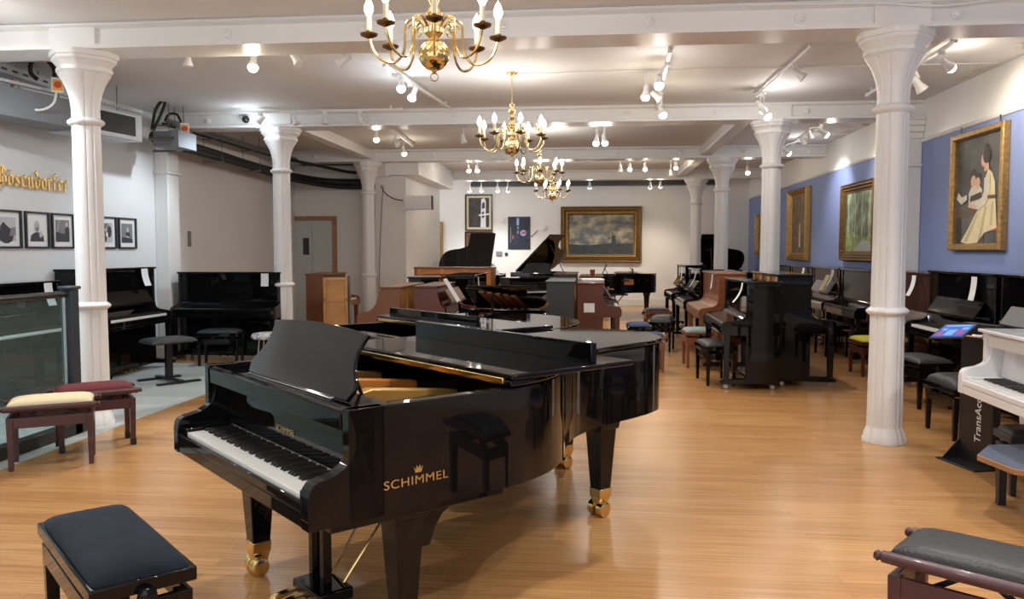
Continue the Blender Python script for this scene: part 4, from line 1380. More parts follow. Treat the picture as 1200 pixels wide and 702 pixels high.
sheet('white price strip on the black upright behind the sloped mahogany one', (-1.752, 12.3, 1.14), (0, 0, P90), w=.10, h=.24, bend=.03)
sheet('lavender paper stuck on the end of the glossy mahogany upright', (-.06, 11.518, .80), (0, 0, 0), w=.15, h=.13, bend=0, group=None)
# music and cards on desks
m = MB().prism([(-.12, 0), (.12, 0), (.12, .34), (-.12, .34)], 'y', -.003, .003).obj('sheet_music', 'paper', None, (-1.70, 10.2, .895), (R(-32), 0, P90))
tag(m, 'white sheet of music on the desk of the sloped mahogany upright', 'paper')
m = MB().prism([(-.10, 0), (.10, 0), (.10, .27), (-.10, .27)], 'y', -.004, .004).obj('card', 'cream', None, (3.62, 13.45, .905), (R(-25), 0, M90))
tag(m, 'cream and orange card leaning on the mahogany upright left of the woodland painting', 'card')
m = MB().box(-.2, .2, -.12, .12, 0, .02).obj('open_book', 'paper', None, (3.575, 14.0, .912), (R(-20), 0, M90))
tag(m, 'white open book lying on the music desk left of the woodland painting', 'book')

# ================================================================== BENCHES
GB = 'piano benches'
bench('dark velvet duet bench with black lacquer frame at the bottom left corner', (-1.778, 2.80, 0), R(-44.5), w=.86, d=.34, h=.515, wood='black', seat='velvet_navy', style='box', leg_w=.055, group=GB, cush=.055)
bench('black topped bench with bordeaux wood rails at the bottom right corner', (1.372, 2.925, 0), R(-38), w=.58, d=.35, h=.515, wood='bordeaux', seat='leather', style='rail', group=GB, knobs=False)
bench('bordeaux bench with cream fabric seat beside the glass balustrade', (-3.917, 5.50, 0), R(31), w=.57, d=.35, h=.50, wood='bordeaux', seat='cream', style='rail', group=GB, knobs=False)
bench('bordeaux bench with dark red velvet seat between the cream bench and the column', (-3.93, 6.03, 0), R(40), w=.57, d=.34, h=.50, wood='bordeaux', seat='burgundy', style='rail', group=GB, knobs=False, sabot=True)
bench('black bench in front of the upright facing the camera by the lift', (-5.02, 10.52, 0), R(8), w=.56, d=.34, h=.49, wood='black', seat='leather', group=GB)
bench('black leather bench at the near end black upright of the right row', (1.425, 9.68, 0), R(95), w=.62, d=.36, h=.50, wood='black', seat='leather', group=GB)
bench('cherry bench with grey teal seat in front of the cherry upright', (1.38, 11.02, 0), R(92), w=.46, d=.36, h=.52, wood='cherry', seat='tealseat', group=GB)
bench('tall black bench with thick grey cushion in the middle of the right aisle', (1.06, 12.72, 0), R(78), w=.52, d=.36, h=.55, wood='black', seat='leather_grey', group=GB, cush=.10)
bench('cherry bench with navy seat far down the aisle under the windmill painting', (1.15, 15.0, 0), R(5), w=.46, d=.34, h=.50, wood='cherry', seat='blueseat', group=GB)
bench('black bench with blue velvet seat by the glossy mahogany upright', (.66, 12.0, 0), R(92), w=.50, d=.34, h=.50, wood='black', seat='blueseat', group=GB)
bench('brown bench with blue velvet seat just behind the tail of the foreground grand', (.70, 10.52, 0), R(2), w=.42, d=.34, h=.50, wood='walnut', seat='blueseat', group=GB)
bench('dark red bench with yellow seat beside the front right column', (3.42, 10.48, 0), R(92), w=.50, d=.36, h=.48, wood='mahog', seat='yellowseat', group=GB, knobs=False)
bench('black bench with grey seat seen beyond the yellow seated bench', (3.50, 12.40, 0), R(92), w=.56, d=.36, h=.50, wood='black', seat='leather_grey', group=GB)
bench('mahogany bench with yellow seat far along the blue wall', (3.52, 14.0, 0), R(90), w=.50, d=.34, h=.50, wood='darkmahog', seat='yellowseat', group=GB, knobs=False)
bench('flat topped black bench in front of the upright under the tall portrait', (3.28, 8.50, 0), R(96), w=.64, d=.37, h=.50, wood='black', seat='leather_grey', group=GB)
bench('black bench with tufted grey leather seat left of the black display stand', (3.06, 7.10, 0), R(92), w=.56, d=.36, h=.51, wood='black', seat='leather_grey', group=GB, cush=.085, tuft=.012, knobs=False)
bench('black leather bench under the keyboard of the white grand', (2.84, 5.43, 0), R(-4), w=.46, d=.27, h=.43, wood='blackpaint', seat='leather', group=GB, knobs=False)

# low table at the right edge
t = thing('low_table', 'low eight sided table with blue top and pale wood edge at the right edge', 'table', (2.62, 4.84, 0), R(0))
og = [(.40 * math.cos(R(22.5 + 10 + 45 * k)), .40 * math.sin(R(22.5 + 10 + 45 * k))) for k in range(8)]
MB().prism(og, 'z', .325, .360).obj('edge_band', 'oak', t, bevel=.005)
MB().prism([(x * .985, y * .985) for x, y in og], 'z', .3595, .3635).obj('top_panel', 'tabletop', t)
for k in range(3):
    x, y = .345 * math.cos(R(114 + 120 * k)), .345 * math.sin(R(114 + 120 * k))
    MB().box(x - .022, x + .022, y - .022, y + .022, 0, .326).obj('leg', 'blackpaint', t, bevel=.002)

# pedestal stool and round stool at the left
t = thing('pedestal_stool', 'grey topped pedestal stool with flat cross feet on the grey floor', 'stool', (-4.99, 9.10, 0), R(55))
MB().cushion(.56, .36, .47, .06, e=8).obj('seat', 'leather_grey', t)
MB().box(-.24, .24, -.15, .15, .455, .472).obj('seat_board', 'blackpaint', t, bevel=.003)
MB().box(-.035, .035, -.035, .035, .03, .46).obj('column', 'satin', t, bevel=.004)
MB().box(-.03, .03, -.30, .30, .018, .045).obj('spine', 'satin', t, bevel=.003)
for s in (-.24, .24):
    MB().box(-.26, .26, s - .03, s + .03, 0, .025).obj('foot', 'satin', t, bevel=.004)
p = at_z(313, 391, .52)
t = thing('round_stool', 'round stool with pale patterned top and chrome legs behind the music desk', 'stool', (p.x, p.y, 0))
pat = ramp_noise_mat('speckled_fabric', [(.35, (.10, .10, .11)), (.5, (.45, .45, .46)), (.65, (.75, .75, .76))], 22, rough=.8)
MB().lathe([(.001, .46), (.17, .46), (.19, .475), (.19, .50), (.17, .525), (.10, .535), (.001, .537)], seg=28).obj('seat', pat, t)
for k in range(4):
    a = PI / 4 + k * PI / 2
    MB().tube([(.10 * math.cos(a), .10 * math.sin(a), .465), (.15 * math.cos(a), .15 * math.sin(a), .0)], .011, 8).obj('leg', 'chrome', t)

# ================================================================== DISPLAY STAND WITH TABLET
t = thing('display_stand', 'black display stand with white vertical lettering and a tablet beside the white grand', 'stand', (2.764, 6.127, 0), R(-75))
MB().box(-.168, .168, -.012, .05, 0, 1.02).obj('panel', 'satin', t, bevel=.003)
MB().box(-.20, .20, -.17, .10, 0, .012).obj('base_plate', 'satin', t, bevel=.003)
MB().prism([(-.15, .012), (-.012, .012), (-.012, .15)], 'x', -.166, -.160).obj('gusset', 'satin', t)
text_mesh('lettering', 'TransAcoustic', .085, .0006, 'plastic', t, (.055, -.0135, .16), (R(90), R(-90), 0), shear=.12, sx=1.0)
MB().tube([(.10, -.01, .94), (.10, -.08, .94), (.02, -.14, .95)], .014, 10).obj('arm', 'chrome', t)
MB().sphere((.10, -.03, .94), .032, seg=14).obj('arm_joint', 'chrome', t)
tb = MB().box(-.14, .14, -.10, .10, -.006, .006).obj('tablet', 'satin', t, (-.05, -.17, .965), (R(28), R(-6), R(12)), bevel=.004)
MB().box(-.125, .125, -.086, .086, .006, .0072).obj('screen', 'screen_blue', tb)
for i, (x, y, w, h, m) in enumerate(((-.10, .055, .2, .022, 'screen_light'), (-.11, -.07, .05, .05, 'screen_red'), (-.04, -.07, .07, .08, 'screen_light'), (.05, -.06, .05, .06, 'screen_red'), (-.10, .0, .04, .03, 'screen_light'), (.06, .01, .05, .03, 'screen_light'))):
    MB().box(x, x + w, y, y + h, .0072, .0082).obj('screen_tile', m, tb)

# ================================================================== PICTURES
PH = 'portrait photographs on the left wall'
gr = 'mgrey'
def portrait(kind):
    if kind == 0:
        return [('lgrey', None), ('ink', blob(.45, .25, .42, .35)), ('ink', [(.1, .0), (.8, .0), (.75, .45), (.3, .8), (.12, .6)]), ('lgrey', blob(.2, .86, .09, .1)), ('mgrey', [(.62, .2), (.98, .25), (.98, .6), (.7, .55)])]
    if kind == 1:
        return [('paper', None), ('ink', [(.02, 0), (.98, 0), (.92, .28), (.66, .40), (.38, .40), (.1, .28)]), ('lgrey', blob(.5, .66, .19, .26)), ('mgrey', blob(.5, .54, .14, .10)), ('lgrey', blob(.74, .32, .11, .15)), ('ink', [(.37, .70), (.47, .70), (.47, .715), (.37, .715)]), ('ink', [(.53, .70), (.63, .70), (.63, .715), (.53, .715)])]
    if kind == 2:
        return [('mgrey', None), ('ink', [(0, 0), (1, 0), (1, .30), (.1, .45), (0, .42)]), ('ink', [(.62, .25), (1, .2), (1, .62), (.85, .72), (.68, .6)]), ('lgrey', blob(.80, .80, .10, .12)), ('lgrey', [(.1, .48), (.15, .47), (.28, .96), (.24, .98)])]
    if kind == 3:
        return [('lgrey', None), ('ink', blob(.3, .3, .22, .3)), ('ink', blob(.72, .55, .2, .3)), ('mgrey', blob(.5, .85, .2, .12)), ('paper', blob(.5, .4, .1, .12)), ('ink', [(.1, .6), (.4, .7), (.35, .95), (.15, .9)])]
    return [('mgrey', None), ('ink', [(0, 0), (1, 0), (1, .2), (0, .3)]), ('ink', [(.3, .2), (.8, .15), (.75, .55), (.4, .55)]), ('lgrey', blob(.55, .68, .11, .13)), ('lgrey', [(.35, .3), (.7, .25), (.68, .33), (.36, .37)])]


for i, (y0, y1, lab) in enumerate(((7.87, 8.29, 'framed photograph of a seated musician, cut by the left edge'), (8.35, 8.745, 'framed photograph of a bald man with his hand at his chin'),
                                   (8.79, 9.19, 'framed photograph of a person at an open grand, left of the column'), (9.66, 10.06, 'framed photograph of a crowd just right of the front left column'),
                                   (10.11, 10.52, 'framed dark photograph next to the left wall pilaster'))):
    picture('framed_photograph', lab, 'picture', (XL, (y0 + y1) / 2, 1.772), P90, y1 - y0, .408, .022, 'frameblack', portrait(i), depth=.03, mat_w=.055, group=PH)

pg = [('canvas_dark', None)]
M['canvas_dark'] = ramp_noise_mat('dark_portrait_ground', [(.3, (.035, .036, .034)), (.55, (.085, .085, .08)), (.8, (.15, .14, .125))], 2.5)
M['stormy'] = ramp_noise_mat('stormy_sky', [(.28, (.055, .06, .06)), (.46, (.15, .15, .135)), (.58, (.34, .29, .19)), (.74, (.55, .48, .32))], 3.0, (1, 1, 1.6), detail=9)
M['moor'] = ramp_noise_mat('dark_moor', [(.3, (.02, .023, .027)), (.7, (.055, .06, .065))], 5, (1, 1, 4))
M['wood_green'] = ramp_noise_mat('woodland_green', [(.25, (.04, .055, .03)), (.45, (.12, .17, .09)), (.6, (.26, .32, .20)), (.78, (.50, .55, .48))], 7, (1, 2.2, .8))
M['olive'] = ramp_noise_mat('umber_scene', [(.3, (.06, .04, .02)), (.55, (.16, .10, .05)), (.75, (.30, .20, .10))], 5, (1, 1, 1))
M['neon_blue'] = ramp_noise_mat('night_blue', [(.3, (.004, .006, .014)), (.6, (.010, .020, .05)), (.8, (.03, .07, .17))], 6)
M['neon_red'] = pmat('print_red', (.55, .06, .08), .5)
M['neon_light'] = pmat('print_light_blue', (.25, .40, .75), .5)
M['umber'] = ramp_noise_mat('umber_print', [(.3, (.02, .014, .014)), (.6, (.06, .042, .04)), (.8, (.13, .09, .08))], 5)
M['lightgreen'] = ramp_noise_mat('grass_green', [(.3, (.12, .18, .05)), (.7, (.35, .42, .16))], 8)
M['pond'] = pmat('painted_pond', (.35, .40, .40), .5)
WG = 'paintings on the blue wall'
woman = [('canvas_dark', None), ('brownpaint', [(0, .24), (.5, .27), (.5, .35), (0, .33)]), ('hair', [(.04, .0), (.16, 0), (.14, .26), (.04, .26)]),
         ('softwhite', [(.30, .36), (.58, .36), (.58, .50), (.50, .55), (.36, .55), (.29, .48)]), ('hair', blob(.385, .64, .085, .065)), ('skin', blob(.385, .59, .055, .055)), ('hair', blob(.50, .615, .06, .045)), ('skin', blob(.485, .57, .05, .05)),
         ('brownpaint', [(.58, .0), (.63, .0), (.64, .10), (.88, .11), (.90, .0), (.95, .0), (.93, .14), (.60, .13)]), ('redpaint', [(.62, .11), (.92, .12), (.91, .17), (.66, .17)]),
         ('dress', [(.15, .02), (.30, .0), (.52, .01), (.66, .10), (.90, .14), (.88, .28), (.855, .40), (.84, .55), (.78, .64), (.70, .68), (.65, .62), (.66, .48), (.60, .38), (.46, .28), (.33, .16)]),
         ('dressfold', [(.22, .02), (.30, .02), (.52, .27), (.48, .28)]), ('dressfold', [(.52, .02), (.60, .06), (.70, .34), (.66, .35)]), ('dressfold', [(.76, .16), (.82, .17), (.83, .38), (.79, .38)]),
         ('skin', [(.62, .66), (.72, .67), (.70, .74), (.62, .74)]), ('skin', blob(.605, .765, .055, .058)), ('hair', blob(.665, .80, .075, .068)), ('hair', blob(.65, .875, .035, .045)),
         ('softwhite', [(.63, .60), (.74, .62), (.76, .50), (.68, .36), (.52, .31), (.46, .34), (.56, .40), (.63, .48)]), ('skin', [(.30, .35), (.48, .32), (.48, .36), (.33, .38)]),
         ('brownpaint', [(.71, .41), (.86, .405), (.86, .435), (.71, .44)]), ('hair', [(.34, .40), (.60, .43), (.58, .48), (.36, .45)]), ('softwhite', [(.04, .44), (.16, .38), (.28, .42), (.27, .47), (.17, .45), (.08, .50)])]
M['dressfold'] = pmat('painted_dress_fold', (.44, .37, .21), .5)
M['softwhite'] = pmat('painted_soft_white', (.56, .52, .42), .5, noise=.2, scale=14)
t = picture('framed_painting', 'tall gilt framed painting of a seated woman in a cream dress reading with children', 'painting', (XR - .005, 9.42, 2.205), M90, 1.25, 1.32, .075, 'giltframe', woman, depth=.07, group=WG)
for x in (-.45, .45):
    MB().tube([(x, -.02, .66), (x, -.02, .755)], .006, 6).obj('hanging_rod', 'satin', t)
forest = [('wood_green', None), ('lightgreen', [(0, 0), (1, 0), (1, .30), (.7, .22), (.35, .30), (0, .42)]), ('pond', [(.35, 0), (.95, 0), (.9, .16), (.6, .20), (.45, .10)])]
for k in range(7):
    x = .08 + .13 * k
    forest.append(('brownpaint' if k % 2 else 'paper', [(x, .25), (x + .012, .25), (x + .02, .98), (x + .012, .98)]))
picture('framed_painting', 'ornate gilt framed woodland painting half hidden by the front right column', 'painting', (XR - .005, 13.42, 2.0), M90, 1.66, 1.26, .16, 'giltdark', forest, depth=.09, ornate=True, group=WG)
picture('framed_painting', 'gilt framed dark brown painting right of the second right column', 'painting', (XR - .005, 17.15, 2.07), M90, 1.55, 1.46, .15, 'giltframe', [('olive', None), ('dress', [(.45, .1), (.55, .1), (.52, .55), (.47, .5)])], depth=.12, ornate=True, group=WG)
picture('framed_painting', 'farthest gilt framed painting at the end of the blue wall', 'painting', (XR - .005, 20.9, 1.95), M90, 1.1, 1.05, .14, 'giltframe', [('olive', None)], depth=.10, ornate=True, group=WG)
wind = [('stormy', None), ('moor', [(0, 0), (1, 0), (1, .27), (.62, .28), (.3, .23), (0, .26)]), ('moor', [(.655, .26), (.735, .26), (.722, .44), (.705, .47), (.685, .47), (.668, .44)]),
        ('moor', [(.60, .40), (.61, .385), (.74, .46), (.735, .475)]), ('moor', [(.668, .56), (.682, .56), (.70, .36), (.688, .35)])]
picture('framed_painting', 'large gilt framed landscape with a windmill on the back wall', 'painting', (.198, YB - .005, 1.975), 0, 2.24, 1.56, .24, 'giltdark', wind, depth=.14, ornate=True)
picture('framed_print', 'tall print in a dark frame with cream mount high on the back wall', 'picture', (-3.225, YB - .002, 2.60), 0, .78, 1.02, .04, 'darkmahog',
        [('umber', None), ('paper', [(.58, .0), (.84, .0), (.84, .9), (.76, 1), (.62, .95)]), ('umber', [(.66, .3), (.78, .35), (.74, .55), (.64, .5)]), ('paper', [(.5, .38), (1, .42), (1, .47), (.5, .44)]), ('umber', [(.65, .62), (.80, .66), (.78, .86), (.66, .82)])], mat_w=.06, mat_m='cream')
picture('framed_print', 'dark framed print just below the tall mounted print on the back wall', 'picture', (-3.225, YB - .002, 1.78), 0, .80, .58, .04, 'darkmahog', [('umber', None), ('pond', blob(.35, .55, .09, .2))], mat_w=.05, mat_m='walnut')
picture('framed_print', 'dark blue night street print with red and blue neon on the back wall', 'picture', (-2.087, YB - .002, 2.025), 0, .625, .91, .02, 'frameblack',
        [('neon_blue', None), ('neon_light', [(.38, .75), (.50, .75), (.50, .98), (.38, .98)]), ('mgrey', [(.40, .62), (.49, .62), (.49, .72), (.40, .72)]), ('mgrey', [(.40, .48), (.49, .48), (.49, .58), (.40, .58)]), ('neon_light', blob(.70, .50, .15, .10)),
         ('neon_red', [(.62, .46), (.84, .47), (.82, .55), (.62, .54)]), ('mgrey', [(.08, .2), (.11, .2), (.11, .7), (.08, .7)]), ('neon_red', [(.18, .30), (.24, .30), (.24, .42), (.18, .42)])], depth=.03)
picture('framed_painting', 'gilt framed painting mostly hidden behind the pier at the back left', 'painting', (-4.75, YB - .005, 1.75), 0, 1.0, 1.2, .12, 'giltframe', [('olive', None)], depth=.08, ornate=True)

# ================================================================== GOLD BLACKLETTER SIGN ON THE LEFT WALL
def stroke_letter(parent, strokes, x0, unit, thick=.018):
    """letter drawn with a broad pen held at 40 degrees; local x across, z up"""
    nx, nz = .13 * math.cos(R(40)), .13 * math.sin(R(40))
    b = MB()
    bm = b.bm
    for st in strokes:
        for (ax, az), (bx, bz) in zip(st[:-1], st[1:]):
            pts = [(ax - nx, az - nz), (ax + nx, az + nz), (bx + nx, bz + nz), (bx - nx, bz - nz)]
            area = sum(pts[i][0] * pts[(i + 1) % 4][1] - pts[(i + 1) % 4][0] * pts[i][1] for i in range(4))
            if abs(area) < .02:
                d = Vector((bx - ax, bz - az)).normalized() * .03
                e = Vector((-d.y, d.x))
                pts = [(ax - nx - e.x, az - nz - e.y), (ax - nx + e.x, az - nz + e.y), (bx + nx + e.x, bz + nz + e.y), (bx + nx - e.x, bz + nz - e.y)]
            b.prism([((x0 + p[0]) * unit, p[1] * unit) for p in pts], 'y', -.03 - thick, -.03)
    return b.obj('letter', 'gold', parent, flat=True)


G = {
    'B': [[(.12, 1.45), (.12, .25), (.30, .05)], [(-.18, 1.30), (.05, 1.55), (.40, 1.62), (.78, 1.35), (.72, 1.05), (.35, .86)], [(.35, .86), (.82, .70), (.86, .30), (.50, .02), (.10, .15)], [(.42, 1.40), (.42, .20)], [(-.30, .95), (-.12, 1.15), (-.20, 1.35)], [(-.25, -.05), (-.05, -.25), (.2, -.2)]],
    'o': [[(.10, .78), (.10, .22), (.35, .02), (.58, .22), (.58, .78), (.34, .98), (.10, .78)]],
    's': [[(.55, .82), (.34, .98), (.10, .76), (.56, .30), (.34, .02), (.10, .20)]],
    'e': [[(.10, .76), (.10, .22), (.34, .02), (.56, .16)], [(.10, .76), (.34, .98), (.56, .74), (.16, .46)]],
    'n': [[(.0, .84), (.12, .96), (.12, .10), (.24, .0)], [(.14, .78), (.44, .98), (.54, .84), (.54, .12), (.66, .0)]],
    'd': [[(.58, .76), (.58, .22), (.34, .02), (.10, .22), (.10, .74), (.34, .96), (.58, .76)], [(.58, .80), (.14, 1.50)]],
    'r': [[(.0, .84), (.12, .96), (.12, .10), (.24, .0)], [(.14, .78), (.36, .98), (.48, .82)]],
    'f': [[(.14, -.05), (.14, 1.30), (.34, 1.50), (.48, 1.38)], [(.0, .88), (.42, .88)]],
}
t = thing('wall_lettering', 'gold blackletter sign above the framed photographs on the left wall', 'sign', (XL, 7.905, 2.235), P90)
unit = .122
x = .28
for ch in 'Bosendorfer':
    stroke_letter(t, G[ch], x, unit)
    if ch == 'B':
        x += 1.08
    else:
        x += {'o': .86, 's': .84, 'e': .84, 'n': .92, 'd': .88, 'r': .78, 'f': .72}[ch]
for k in (.16, .46):
    xx = 1.36 + k
    MB().prism([((xx - .09) * unit, 1.28 * unit), (xx * unit, 1.19 * unit), ((xx + .09) * unit, 1.28 * unit), (xx * unit, 1.37 * unit)], 'y', -.048, -.03).obj('umlaut_dot', 'gold', t, flat=True)

# ================================================================== DUCTS, PIPES, CABLES AT THE LEFT
A = Vector((-5.74, 7.0, 0))
B_ = Vector((-5.36, 9.28, 0))
rz = math.atan2(B_.y - A.y, B_.x - A.x)
L_ = (B_ - A).length
t = thing('air_handling_unit', 'grey ceiling air unit with a dark silver framed grille above the left wall', 'air conditioner', (A.x, A.y, 2.83), rz)
MB().box(-.7, L_ * .60, 0, .42, .02, .31).obj('duct_casing', 'duct', t, bevel=.006)
MB().box(L_ * .60, L_, -.015, .42, .0, .31).obj('grille_casing', 'steel', t, bevel=.006)
MB().box(L_ * .62, L_ * .95, -.022, -.012, .05, .27).obj('grille', 'satin', t)
gl = MB()
MB().box(-.7, L_, -.03, .01, .335, .365).obj('mounting_rail', 'steel', t, bevel=.002)
for i in range(16):
    x = L_ * .62 + i * .045
    MB().box(x, x + .012, -.033, -.0305, .342, .356).obj('rail_slot', 'satin', t)
for x in (-.2, .55, 1.3, L_ - .15):
    MB().tube([(x, .2, .31), (x, .2, CZ - 2.80)], .006, 6).obj('drop_rod', 'cablegrey', t)


def isolator(lab, px, py, Y):
    p = at_y(px, py, Y)
    t = thing('isolator_switch', lab, 'switch', p, R(40))
    MB().box(-.055, .055, -.03, .04, -.075, .075).obj('box', 'plastic', t, bevel=.006)
    MB().box(-.045, .045, -.036, -.03, -.06, .05).obj('plate', 'orangeplastic', t)
    T = Matrix.Translation((0, -.036, .0)) @ Matrix.Rotation(R(90), 4, 'X')
    MB().lathe([(.001, 0), (.034, 0), (.032, .018), (.001, .018)], seg=18, T=T).obj('rotary_knob', 'red', t)
    MB().tube([(0, .02, .075), (0, .05, CZ - p.z)], .006, 6).obj('hanger', 'cablegrey', t)
    return t


isolator('red and yellow isolator switch at the front left column', 67, 100, 7.9)
isolator('red and yellow isolator switch at the start of the left pipe run', 216, 151, 10.45)


def cable(name, lab, pts, r, mat, cat='cable', n=6):
    o = MB().tube(smooth_path(pts, n), r, 8).obj(name, mat)
    return tag(o, lab, cat)


def px3(*ps):
    return [at_y(x, y, Y) for x, y, Y in ps]


cable('power_cable', 'white cable sagging in a loop under the front isolator switch', px3((66, 108, 7.9), (62, 122, 7.85), (46, 129, 7.8), (30, 122, 7.75), (20, 95, 7.75)), .012, 'plastic')
cable('power_cable', 'thick black cable arching up over the front isolator switch', px3((64, 93, 7.92), (63, 80, 7.95), (52, 69, 7.95), (38, 72, 7.95), (36, 85, 7.95), (44, 93, 8.0)), .022, 'cable')
cable('refrigerant_pipe', 'short copper pipe rising by the air unit at the left edge', px3((10, 127, 7.55), (13, 110, 7.6), (16, 92, 7.65)), .016, 'copper', 'pipe')
cable('power_cable', 'black cable loop above the small grey terminal unit', px3((178, 152, 10.0), (182, 130, 10.1), (190, 118, 10.2), (193, 122, 10.2), (186, 140, 10.1), (180, 152, 10.0)), .02, 'cable')
cable('power_cable', 'black cable arching into the second isolator switch', px3((193, 142, 10.5), (198, 134, 10.5), (207, 134, 10.5), (212, 143, 10.47), (214, 146, 10.45)), .016, 'cable')
p = at_y(199, 163, 10.2)
t = thing('terminal_unit', 'small grey terminal box with a white front at the end of the air unit', 'box', (p.x, 10.2, p.z))
MB().box(-.20, .05, -.05, .40, -.10, .10).obj('casing', 'duct', t, bevel=.005)
MB().box(.05, .16, -.08, .40, -.11, .11).obj('end_cap', 'duct', t, bevel=.005)
MB().tube([(-.25, -.06, .0), (.02, -.09, -.01), (.1, -.09, 0)], .02, 8).obj('pipe', 'cablegrey', t)
MB().tube([(-.06, .1, .1), (-.06, .1, CZ - p.z)], .006, 6).obj('drop_rod', 'cablegrey', t)

# cable tray with perforations along the left
a, b = at_y(0, 84, 7.6), at_y(60, 97, 8.4)
t = thing('cable_tray', 'perforated steel cable tray above the air unit at the left edge', 'cable tray', (a.x, a.y, a.z), math.atan2(b.y - a.y, b.x - a.x))
Lc = (b - a).length
MB().prism([(0, 0), (.16, 0), (.16, .06), (.155, .06), (.155, .006), (.005, .006), (.005, .09), (0, .09)], 'x', -.6, Lc).obj('tray', 'steel', t)
for i in range(8):
    MB().box(-.3 + i * .16, -.22 + i * .16, -.002, .0, .035, .055).obj('slot', 'satin', t)
for x in (-.2, Lc - .1):
    MB().tube([(x, .08, .0), (x, .08, CZ - a.z)], .006, 6).obj('drop_rod', 'cablegrey', t)

t = thing('pipe_run', 'grey and black pipe run hung along the left wall towards the lift', 'pipes', (0, 0, 0))
for k, (x, z, r, m) in enumerate(((-5.80, 3.31, .035, 'cablegrey'), (-5.86, 3.27, .022, 'cable'), (-5.74, 3.26, .02, 'cablegrey'))):
    MB().tube([(x, 10.7, z), (x, 15.2, z), (x + .1, 16.15, z - .01), (x + .5, 16.3, z - .01), (-4.0, 16.3 + .05 * k, z - .01)] if k == 0 else [(x, 10.7, z), (x, 16.2, z)], r, 10).obj('pipe', m, t)
MB().tube(smooth_path([(-5.8, 10.35, 3.05), (-5.8, 12.0, 3.02), (-5.82, 13.2, 2.99), (-5.8, 14.4, 2.97), (-5.72, 15.6, 2.96), (-5.3, 16.25, 2.93), (-4.2, 16.3, 2.92)]), .075, 12).obj('lagged_pipe', 'cable', t)
MB().tube(smooth_path([(-5.72, 11.0, 2.97), (-5.75, 13.0, 2.95), (-5.75, 15.0, 2.90), (-5.2, 16.2, 2.84), (-4.25, 16.3, 2.84)]), .05, 10).obj('lagged_pipe', 'cable', t)
MB().tube(smooth_path([(-5.6, 14.8, 3.22), (-5.3, 15.6, 3.18), (-4.9, 16.3, 3.13), (-4.2, 16.33, 3.13)]), .03, 8).obj('pipe', 'cable', t)
for y in (10.6, 12.0, 13.4, 14.8):
    MB().box(-5.95, -5.62, y - .02, y + .02, 2.875, 2.90).obj('bracket', 'cablegrey', t)
    for x in (-5.93, -5.64):
        MB().tube([(x, y, 2.88), (x, y, CZ)], .005, 6).obj('drop_rod', 'cablegrey', t)
    MB().box(-5.95, -5.60, y - .02, y + .02, 3.225, 3.24).obj('bracket', 'cablegrey', t)
p = at_y(288, 140, 10.98)
t = thing('camera_dome', 'black round camera dome on the second beam near the left column', 'camera', p)
MB().sphere((0, 0, 0), .052, seg=18).obj('dome', 'satin', t)
MB().tube([(0, .0, 0), (0, .11, 0)], .03, 10).obj('mount', 'plastic', t)

# wall heater by the bulkhead
p = at_y(490, 238, 15.72)
t = thing('wall_heater', 'white slatted electric heater hung high on the pier below the bulkhead', 'heater', (p.x, p.y, p.z), R(0))
MB().box(-.27, .27, -.06, .06, -.13, .14).obj('casing', 'plastic', t, bevel=.01)
MB().box(.27, .30, -.055, .055, -.13, .14).obj('end_cap', 'dgrey', t, bevel=.006)
for i in range(5):
    MB().box(-.255, .255, -.068, -.06, -.115 + i * .032, -.100 + i * .032).obj('slat', 'plastic', t)
for i in range(9):
    MB().box(-.23 + i * .057, -.225 + i * .057, -.070, -.0605, -.118, .035).obj('guard_wire', 'lgrey', t)
MB().tube([(.0, .06, .0), (.0, .24, .0)], .02, 8).obj('wall_bracket', 'dgrey', t)
cable('power_cable', 'thin black cable hanging from the bulkhead to the wall heater', px3((446, 217, 15.75), (452, 227, 15.75), (462, 233, 15.74), (472, 235, 15.72)), .010, 'cable')
cable('power_cable', 'thin grey cable down the pier left of the heater', px3((449, 217, 15.9), (447, 250, 15.9), (445, 300, 15.9), (444, 345, 15.9)), .008, 'cablegrey')

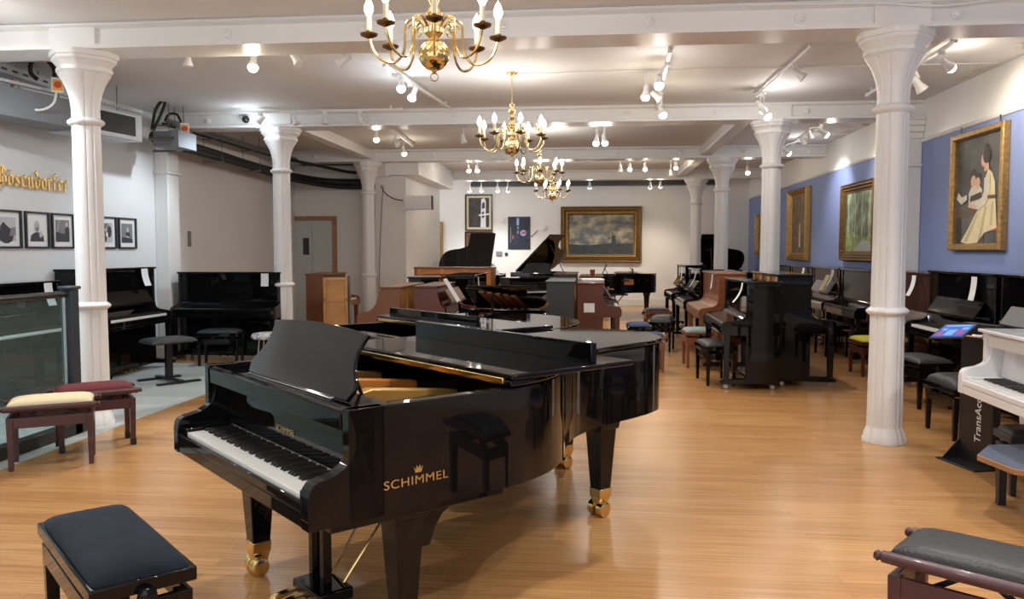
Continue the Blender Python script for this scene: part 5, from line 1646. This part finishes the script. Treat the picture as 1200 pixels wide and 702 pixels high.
# small fittings on the back wall
for (px, py, w, h, d, m, nm, lab, cat) in ((585, 297, .17, .12, .06, 'dplastic', 'control_box', 'grey control box low on the back wall below the neon print', 'box'), (593.5, 298, .09, .09, .03, 'dgrey', 'wall_socket', 'dark square socket right of the grey control box', 'socket')):
    p = at_y(px, py, YB)
    o = MB().box(-w / 2, w / 2, -d, 0, -h / 2, h / 2).obj(nm, m, None, p, bevel=.008)
    tag(o, lab, cat)
p = at_y(588, 258, YB)
t = thing('security_camera', 'small white security camera between the two back wall prints', 'camera', p)
MB().box(-.05, .05, -.03, 0, -.04, .04).obj('mount', 'plastic', t, bevel=.006)
MB().tube([(0, -.03, 0), (.07, -.14, -.02)], .03, 10).obj('body', 'plastic', t)
p = at_y(637, 267, YB)
o = MB().lathe([(.001, 0), (.09, 0), (.085, .035), (.05, .05), (.001, .05)], seg=20, T=Matrix.Rotation(R(90), 4, 'X')).obj('alarm_sounder', 'plastic', None, p)
tag(o, 'round white alarm on the back wall left of the windmill painting', 'alarm')
cable('power_cable', 'thin cable sagging from the white alarm on the back wall', px3((630, 270, YB - .02), (624, 276, YB - .02), (618, 279, YB - .02)), .01, 'cablegrey')
for (px, py, lab) in ((225, 283, 'pair of small sockets on the bare left wall behind the pedestal stool'),):
    o = MB().box(0, .012, -.05, .05, -.12, .12).obj('wall_socket', 'dplastic', None, (XL, 12.0, 1.72), bevel=.004)
    tag(o, lab, 'socket')
cable('ceiling_cable', 'thin pale cable clipped along the top of the front beam', [(XL + .2, 6.60, 3.455), (-2.5, 6.598, 3.450), (.5, 6.60, 3.452), (2.0, 6.596, 3.44), (2.6, 6.59, 3.40), (3.1, 6.598, 3.44), (XR - .1, 6.60, 3.452)], .010, 'plastic', n=8)
cable('ceiling_cable', 'thin cable running across the ceiling from the second chandelier to the right', [(-.83, 8.9, 3.462), (-.5, 8.93, 3.455), (0, 8.9, 3.46), (1.4, 8.9, 3.46), (XR - .1, 8.9, 3.46)], .007, 'plastic', n=6)
# cups on top of the far mahogany upright
o = MB().lathe([(.001, 0), (.035, 0), (.045, .10), (.043, .10), (.034, .008), (.001, .008)], seg=16).obj('cup', 'redpaint', None, (-.02, 13.8, 1.121))
tag(o, 'small red cup standing on a black upright in the middle row', 'cup')
o = MB().box(-.17, .17, -.24, .24, 0, .02).obj('folder', 'paper', None, (-.03, 12.6, 1.091), (0, 0, .1), bevel=.003)
tag(o, 'pale blue white folder lying on the glossy mahogany upright', 'folder')
